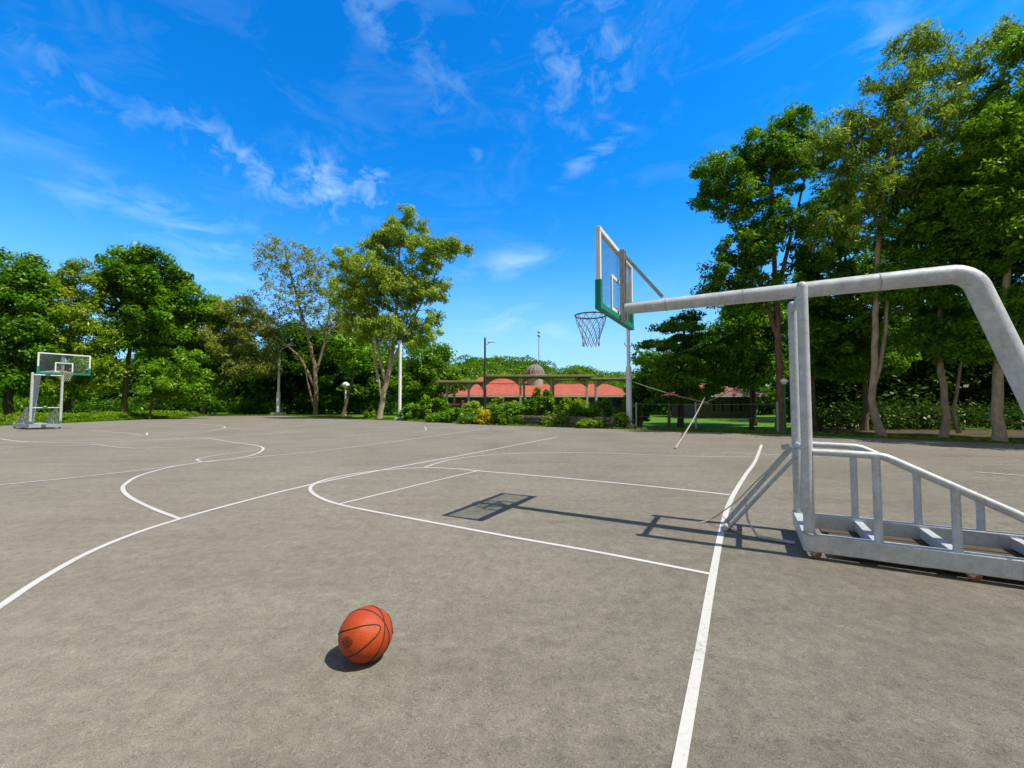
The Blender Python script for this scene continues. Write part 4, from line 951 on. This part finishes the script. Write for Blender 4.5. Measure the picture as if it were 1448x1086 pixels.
tree('feathery_tree', 'tall olive green feathery tree with a leaning pale trunk and drooping sprays', [(536, 594), (540, 570), (549, 530), (558, 480), (562, 420), (565, 350)], 43,
     [(565, 330, 26, 22), (576, 306, 12, 14), (598, 325, 14, 14), (545, 345, 22, 20), (523, 345, 14, 12), (530, 385, 44, 30), (605, 362, 36, 26), (640, 348, 20, 12), (660, 352, 10, 10), (490, 372, 22, 20), (475, 352, 10, 9), (505, 415, 40, 34), (560, 410, 40, 34), (605, 405, 30, 26), (622, 420, 12, 16), (570, 470, 46, 26), (610, 455, 16, 22), (520, 460, 34, 26)], 'olive', 'bark_pale', 0.28, 820, 0.62, 64, 0.42, 0.26, 0.8, 38, G1, twig=0.035, limb_from=0.3,
     extra=[[(547, 545), (535, 500), (525, 440), (500, 390)], [(553, 515), (575, 470), (600, 420), (625, 370)], [(541, 568), (528, 500), (522, 460)]], shell=0.5)
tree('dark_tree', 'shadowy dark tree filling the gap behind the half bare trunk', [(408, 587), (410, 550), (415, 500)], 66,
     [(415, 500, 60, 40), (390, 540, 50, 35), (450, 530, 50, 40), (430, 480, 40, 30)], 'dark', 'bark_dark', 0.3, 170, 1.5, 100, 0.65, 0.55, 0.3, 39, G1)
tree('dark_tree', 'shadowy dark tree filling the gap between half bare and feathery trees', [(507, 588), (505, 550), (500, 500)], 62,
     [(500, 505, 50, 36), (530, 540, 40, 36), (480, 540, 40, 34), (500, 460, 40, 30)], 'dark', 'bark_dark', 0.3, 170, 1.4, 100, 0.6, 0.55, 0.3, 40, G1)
tree('slim_tree', 'slim curved trunk with thin foliage beside the low globe lamp', [(484, 589), (492, 560), (500, 535), (506, 510)], 52,
     [(508, 505, 26, 20), (495, 490, 26, 18)], 'fresh', 'bark', 0.22, 60, 1.0, 60, 0.45, 0.5, 0.4, 41, G1)
tree('broad_leaf_tree', 'mid green bushy tree behind the floodlight pole at the foot of the hill', [(606, 588), (606, 560), (605, 520)], 58,
     [(604, 505, 26, 22), (612, 540, 34, 30), (585, 545, 30, 34), (628, 500, 10, 10), (640, 540, 24, 24)], 'fresh', 'bark_dark', 0.25, 170, 1.0, 160, 0.38, 0.48, 0.4, 42, G1)
# ------------------------------------------------------------------ trees: right side
G2 = 'trees beyond the side of the court'
tree('layered_tree', 'dark green conical tree with flat layered branches beside the bare white pole', [(962, 604), (963, 560), (965, 500), (968, 450)], 28,
     [(972, 448, 22, 5), (952, 466, 36, 5, -1), (985, 475, 36, 6, 1), (944, 488, 44, 6), (995, 500, 46, 7), (938, 512, 44, 6, -1), (985, 525, 50, 7), (940, 540, 46, 7), (990, 552, 46, 7, 1), (960, 565, 40, 6)], 'deep', 'bark_dark', 0.2, 300, 0.5, 95, 0.30, 0.30, 0.15, 51, G2, flat=0.4, twig=0.02, limb_from=0.35, shell=0.3)
tree('tall_tree', 'tall dark tree with open lobed crown and straight reddish trunk behind the hoop posts', [(1102, 611), (1103, 570), (1101, 500), (1099, 430), (1093, 350), (1090, 270), (1092, 220)], 25,
     [(1015, 245, 34, 26), (1045, 280, 40, 34), (1000, 280, 22, 20), (1075, 215, 40, 30), (1120, 180, 32, 28), (1105, 240, 40, 40), (1150, 220, 30, 30), (1020, 385, 26, 26), (1055, 350, 40, 34), (1100, 320, 50, 40), (1060, 410, 46, 30), (1010, 410, 22, 24)], 'deep', 'bark_red', 0.22, 640, 0.43, 95, 0.20, 0.45, 0.35, 52, G2, twig=0.02, limb_from=0.4,
     extra=[[(1100, 480), (1075, 400), (1045, 330), (1015, 270)], [(1097, 420), (1120, 330), (1140, 240)]], shell=0.5)
tree('pale_trunk_tree', 'tall slender tree with forked pale crooked trunk and sparse drooping leaves at its top', [(1249, 619), (1236, 590), (1231, 565), (1237, 535), (1238, 470), (1239, 400), (1243, 320), (1255, 230), (1275, 140), (1300, 60)], 20.5,
     [(1262, 130, 44, 44), (1296, 60, 34, 26), (1322, 100, 40, 36), (1240, 190, 50, 44), (1300, 190, 60, 50), (1375, 100, 40, 36), (1205, 165, 30, 26), (1340, 160, 40, 40), (1230, 270, 50, 44), (1285, 270, 50, 44), (1200, 240, 36, 36), (1215, 200, 34, 40), (1350, 230, 46, 46), (1410, 60, 30, 34), (1165, 200, 26, 30), (1190, 320, 46, 40)], 'eucalypt', 'bark_pale', 0.17, 900, 0.40, 46, 0.23, 0.26, 0.85, 53, G2, twig=0.014, limb_from=0.5,
     extra=[[(1237, 542), (1248, 505), (1254, 465), (1253, 425), (1262, 380), (1290, 300)], [(1243, 320), (1215, 240), (1200, 180)], [(1250, 260), (1310, 190), (1365, 110)]], shell=0.4)
tree('broad_leaf_tree', 'dense green tree on a twisted double trunk right of the pale forked trunk', [(1333, 618), (1342, 590), (1333, 545), (1326, 480), (1330, 420), (1340, 350), (1350, 270)], 20,
     [(1360, 250, 60, 50), (1300, 320, 60, 50), (1390, 330, 70, 60), (1330, 400, 70, 50), (1280, 400, 46, 44), (1385, 430, 60, 50), (1340, 470, 50, 36), (1300, 480, 40, 30), (1410, 230, 40, 46), (1400, 160, 36, 36), (1300, 250, 40, 40)], 'fresh', 'bark_pale', 0.16, 640, 0.46, 115, 0.20, 0.42, 0.45, 54, G2, limb_from=0.45,
     extra=[[(1356, 612), (1346, 590), (1352, 560), (1358, 520), (1370, 440)]])
tree('broad_leaf_tree', 'thick pale trunked tree under dense leaves at the picture edge, behind the bent pipe', [(1413, 626), (1411, 590), (1409, 540), (1415, 470), (1425, 380), (1440, 250)], 17.6,
     [(1440, 240, 50, 60), (1430, 330, 50, 60), (1470, 300, 60, 90), (1425, 430, 40, 50), (1460, 450, 60, 50), (1390, 480, 34, 34), (1445, 150, 40, 50), (1442, 70, 20, 36), (1405, 190, 30, 44), (1395, 280, 36, 50)], 'fresh', 'bark_pale', 0.21, 600, 0.43, 110, 0.19, 0.42, 0.5, 55, G2, limb_from=0.45)
tree('broad_leaf_tree', 'dense dark tree between the hoop posts and pale forked trunk', [(1222, 612), (1226, 580), (1222, 530), (1210, 450), (1195, 380)], 25,
     [(1185, 350, 50, 44), (1160, 410, 46, 46), (1215, 420, 50, 46), (1180, 470, 54, 36), (1250, 480, 40, 40), (1140, 470, 30, 40), (1190, 290, 40, 40), (1260, 380, 40, 50), (1200, 510, 60, 26)], 'deep', 'bark', 0.18, 560, 0.52, 110, 0.23, 0.42, 0.45, 56, G2, limb_from=0.4)
tree('broad_leaf_tree', 'dark broad tree with drooping leaves over the faded red roof', [(1066, 607), (1066, 570), (1060, 520), (1050, 460)], 31,
     [(1050, 460, 50, 36), (1020, 500, 46, 34), (1075, 500, 40, 36), (1060, 440, 36, 26), (1040, 530, 50, 16), (1085, 440, 26, 40)], 'deep', 'bark_dark', 0.2, 380, 0.75, 110, 0.29, 0.36, 0.5, 57, G2, limb_from=0.4)
tree('young_tree', 'young tree with a thin straight trunk on the lawn by the wire fence', [(946, 606), (946, 575), (947, 550), (945, 520)], 27,
     [(945, 520, 16, 16), (935, 540, 18, 10), (958, 535, 16, 12)], 'fresh', 'bark', 0.10, 34, 0.4, 40, 0.4, 0.25, 0.6, 58, G2, limb_from=0.6)
tree('slim_tree', 'slim dark trunk directly behind the two hoop posts', [(1152, 614), (1150, 570), (1149, 500), (1150, 430)], 26,
     [(1150, 420, 24, 30), (1140, 380, 24, 30)], 'dark', 'bark', 0.14, 60, 0.6, 80, 0.28, 0.42, 0.45, 59, G2, limb_from=0.6)
tree('slim_tree', 'slim trunk on the lawn in front of the faded red roof', [(1063, 609), (1063, 580), (1062, 555), (1060, 520)], 26,
     [(1060, 520, 20, 14), (1050, 505, 20, 14)], 'dark', 'bark_dark', 0.12, 40, 0.6, 60, 0.3, 0.4, 0.4, 60, G2, limb_from=0.6)
tree('pale_trunk_tree', 'sparse leafy tree whose top reaches the sky corner above the bent pipe', [(1530, 622), (1520, 500), (1500, 300), (1470, 120)], 19,
     [(1470, 90, 40, 50), (1500, 180, 70, 60), (1440, 60, 20, 24), (1520, 300, 60, 80)], 'eucalypt', 'bark_pale', 0.24, 330, 0.45, 60, 0.25, 0.3, 0.7, 61, G2, limb_from=0.5)
tree('broad_leaf_tree', 'big unseen tree added to cast shade on the bent pipe side of the court', [(1700, 640), (1700, 500), (1700, 300)], 15,
     [(1700, 260, 150, 120), (1600, 330, 110, 90), (1780, 330, 120, 80), (1690, 380, 150, 60)], 'dark', 'bark', 0.24, 300, 0.7, 80, 0.3, 0.45, 0.4, 62, G2, limb_from=0.45)  # added out of view, crown widened to throw shade along the court edge
# ------------------------------------------------------------------ shrubs at the far edge
EDGE = [(292, 588.5), (393, 588), (565, 595), (690, 601), (890, 607.5), (1100, 614), (1448, 628)]
def yof(px):
    for (a, b), (c_, d_) in zip(EDGE, EDGE[1:]):
        if a <= px <= c_: return gr(px, b + (d_-b)*(px-a)/(c_-a)).y
for (nm, lb, px, top, dy, wpx, leaf, sz, n, nl) in [
    ('shrub', 'leafy bright green shrub at the foot of the floodlight pole', 585, 570, 2.0, 40, 'fresh', 0.26, 60, 80),
    ('shrub', 'rounded bright shrub between the floodlight pole and the wooden counter', 612, 560, 4.0, 44, 'fresh', 0.26, 70, 80),
    ('shrub', 'small lime shrub beside the leaning trunk of the feathery tree', 523, 583, 1.5, 16, 'yellowish', 0.2, 26, 60),
    ('shrub', 'dark spreading shrub in front of the wooden counter', 640, 578, 3.2, 44, 'deep', 0.24, 60, 70),
    ('shrub', 'arching olive shrub between the wooden counter and street lamp', 668, 570, 3.5, 34, 'olive', 0.24, 50, 70),
    ('shrub', 'wide clipped shrub directly right of the street lamp under the canopy', 709, 564, 3.5, 48, 'yellowish', 0.22, 80, 70),
    ('shrub', 'rounded grey green shrub between wide clipped shrub and tall round shrub', 744, 567, 3.3, 24, 'fresh', 0.22, 46, 70),
    ('tall_shrub', 'tall round dark green shrub at the middle of the stone wall', 766, 549, 2.6, 33, 'deep', 0.24, 80, 85),
    ('shrub', 'umbrella shaped shrub on several stems right of the tall round shrub', 810, 563, 3.0, 48, 'yellowish', 0.20, 80, 70),
    ('shrub', 'dark clipped shrub between umbrella shaped shrub and bare white pole', 852, 566, 3.2, 32, 'deep', 0.20, 60, 80),
    ('shrub', 'lime leafed shrub close beside the footing of the bare white pole', 878, 586, 1.0, 26, 'yellowish', 0.2, 34, 50),
    ('tall_shrub', 'tall dark shrub standing behind the bare white pole', 905, 536, 4.0, 40, 'deep', 0.26, 90, 75),
    ('hedge', 'long leafy hedge piece behind the stone wall below the left canopy bays', 655, 576, 1.9, 62, 'fresh', 0.2, 90, 80),
    ('hedge', 'long leafy hedge piece behind the stone wall between street lamp and tall round shrub', 726, 571, 1.9, 66, 'fresh', 0.2, 100, 80),
    ('hedge', 'long leafy hedge piece behind the stone wall right of the tall round shrub', 826, 575, 1.9, 74, 'hill', 0.2, 100, 80),
    ('shrub', 'weedy tuft hiding the stone wall under the arching olive shrub', 662, 588, -0.1, 26, 'hill', 0.16, 34, 50),
    ('shrub', 'weedy tuft hiding the stone wall next to the umbrella shaped shrub', 838, 594, -0.1, 34, 'yellowish', 0.16, 36, 50),
    ('shrub', 'weedy tuft at the end of the stone wall near the floodlight pole', 618, 586, 0.0, 30, 'fresh', 0.18, 36, 60),
    ('shrub', 'low tuft of grassy stems at the foot of the tall round shrub', 785, 590, 0.9, 34, 'olive', 0.2, 34, 50),
    ('shrub', 'low weeds below the wide clipped shrub against the stone wall', 728, 588, 1.0, 40, 'hill', 0.18, 40, 50)]:
    shrub(nm, lb, px, top, yof(px)+dy, wpx, leaf, int(px), n, nl, sz)
shrub('flowering_shrub', 'bright yellow shrub at the foot of the street lamp', 686, 578, yof(686)+0.5, 27, 'yellow', 5, 44, 45, 0.17, crad=0.24)
# ------------------------------------------------------------------ render settings
S.view_settings.view_transform = 'Standard'; S.view_settings.look = 'None'; S.view_settings.exposure = 0.3; S.view_settings.gamma = 1.0
S.render.engine = 'CYCLES'
c = S.cycles
c.use_denoising = True; c.max_bounces = 5; c.diffuse_bounces = 3; c.glossy_bounces = 3; c.transmission_bounces = 4; c.transparent_max_bounces = 8
c.use_adaptive_sampling = True; c.adaptive_threshold = 0.02
S.render.use_persistent_data = False
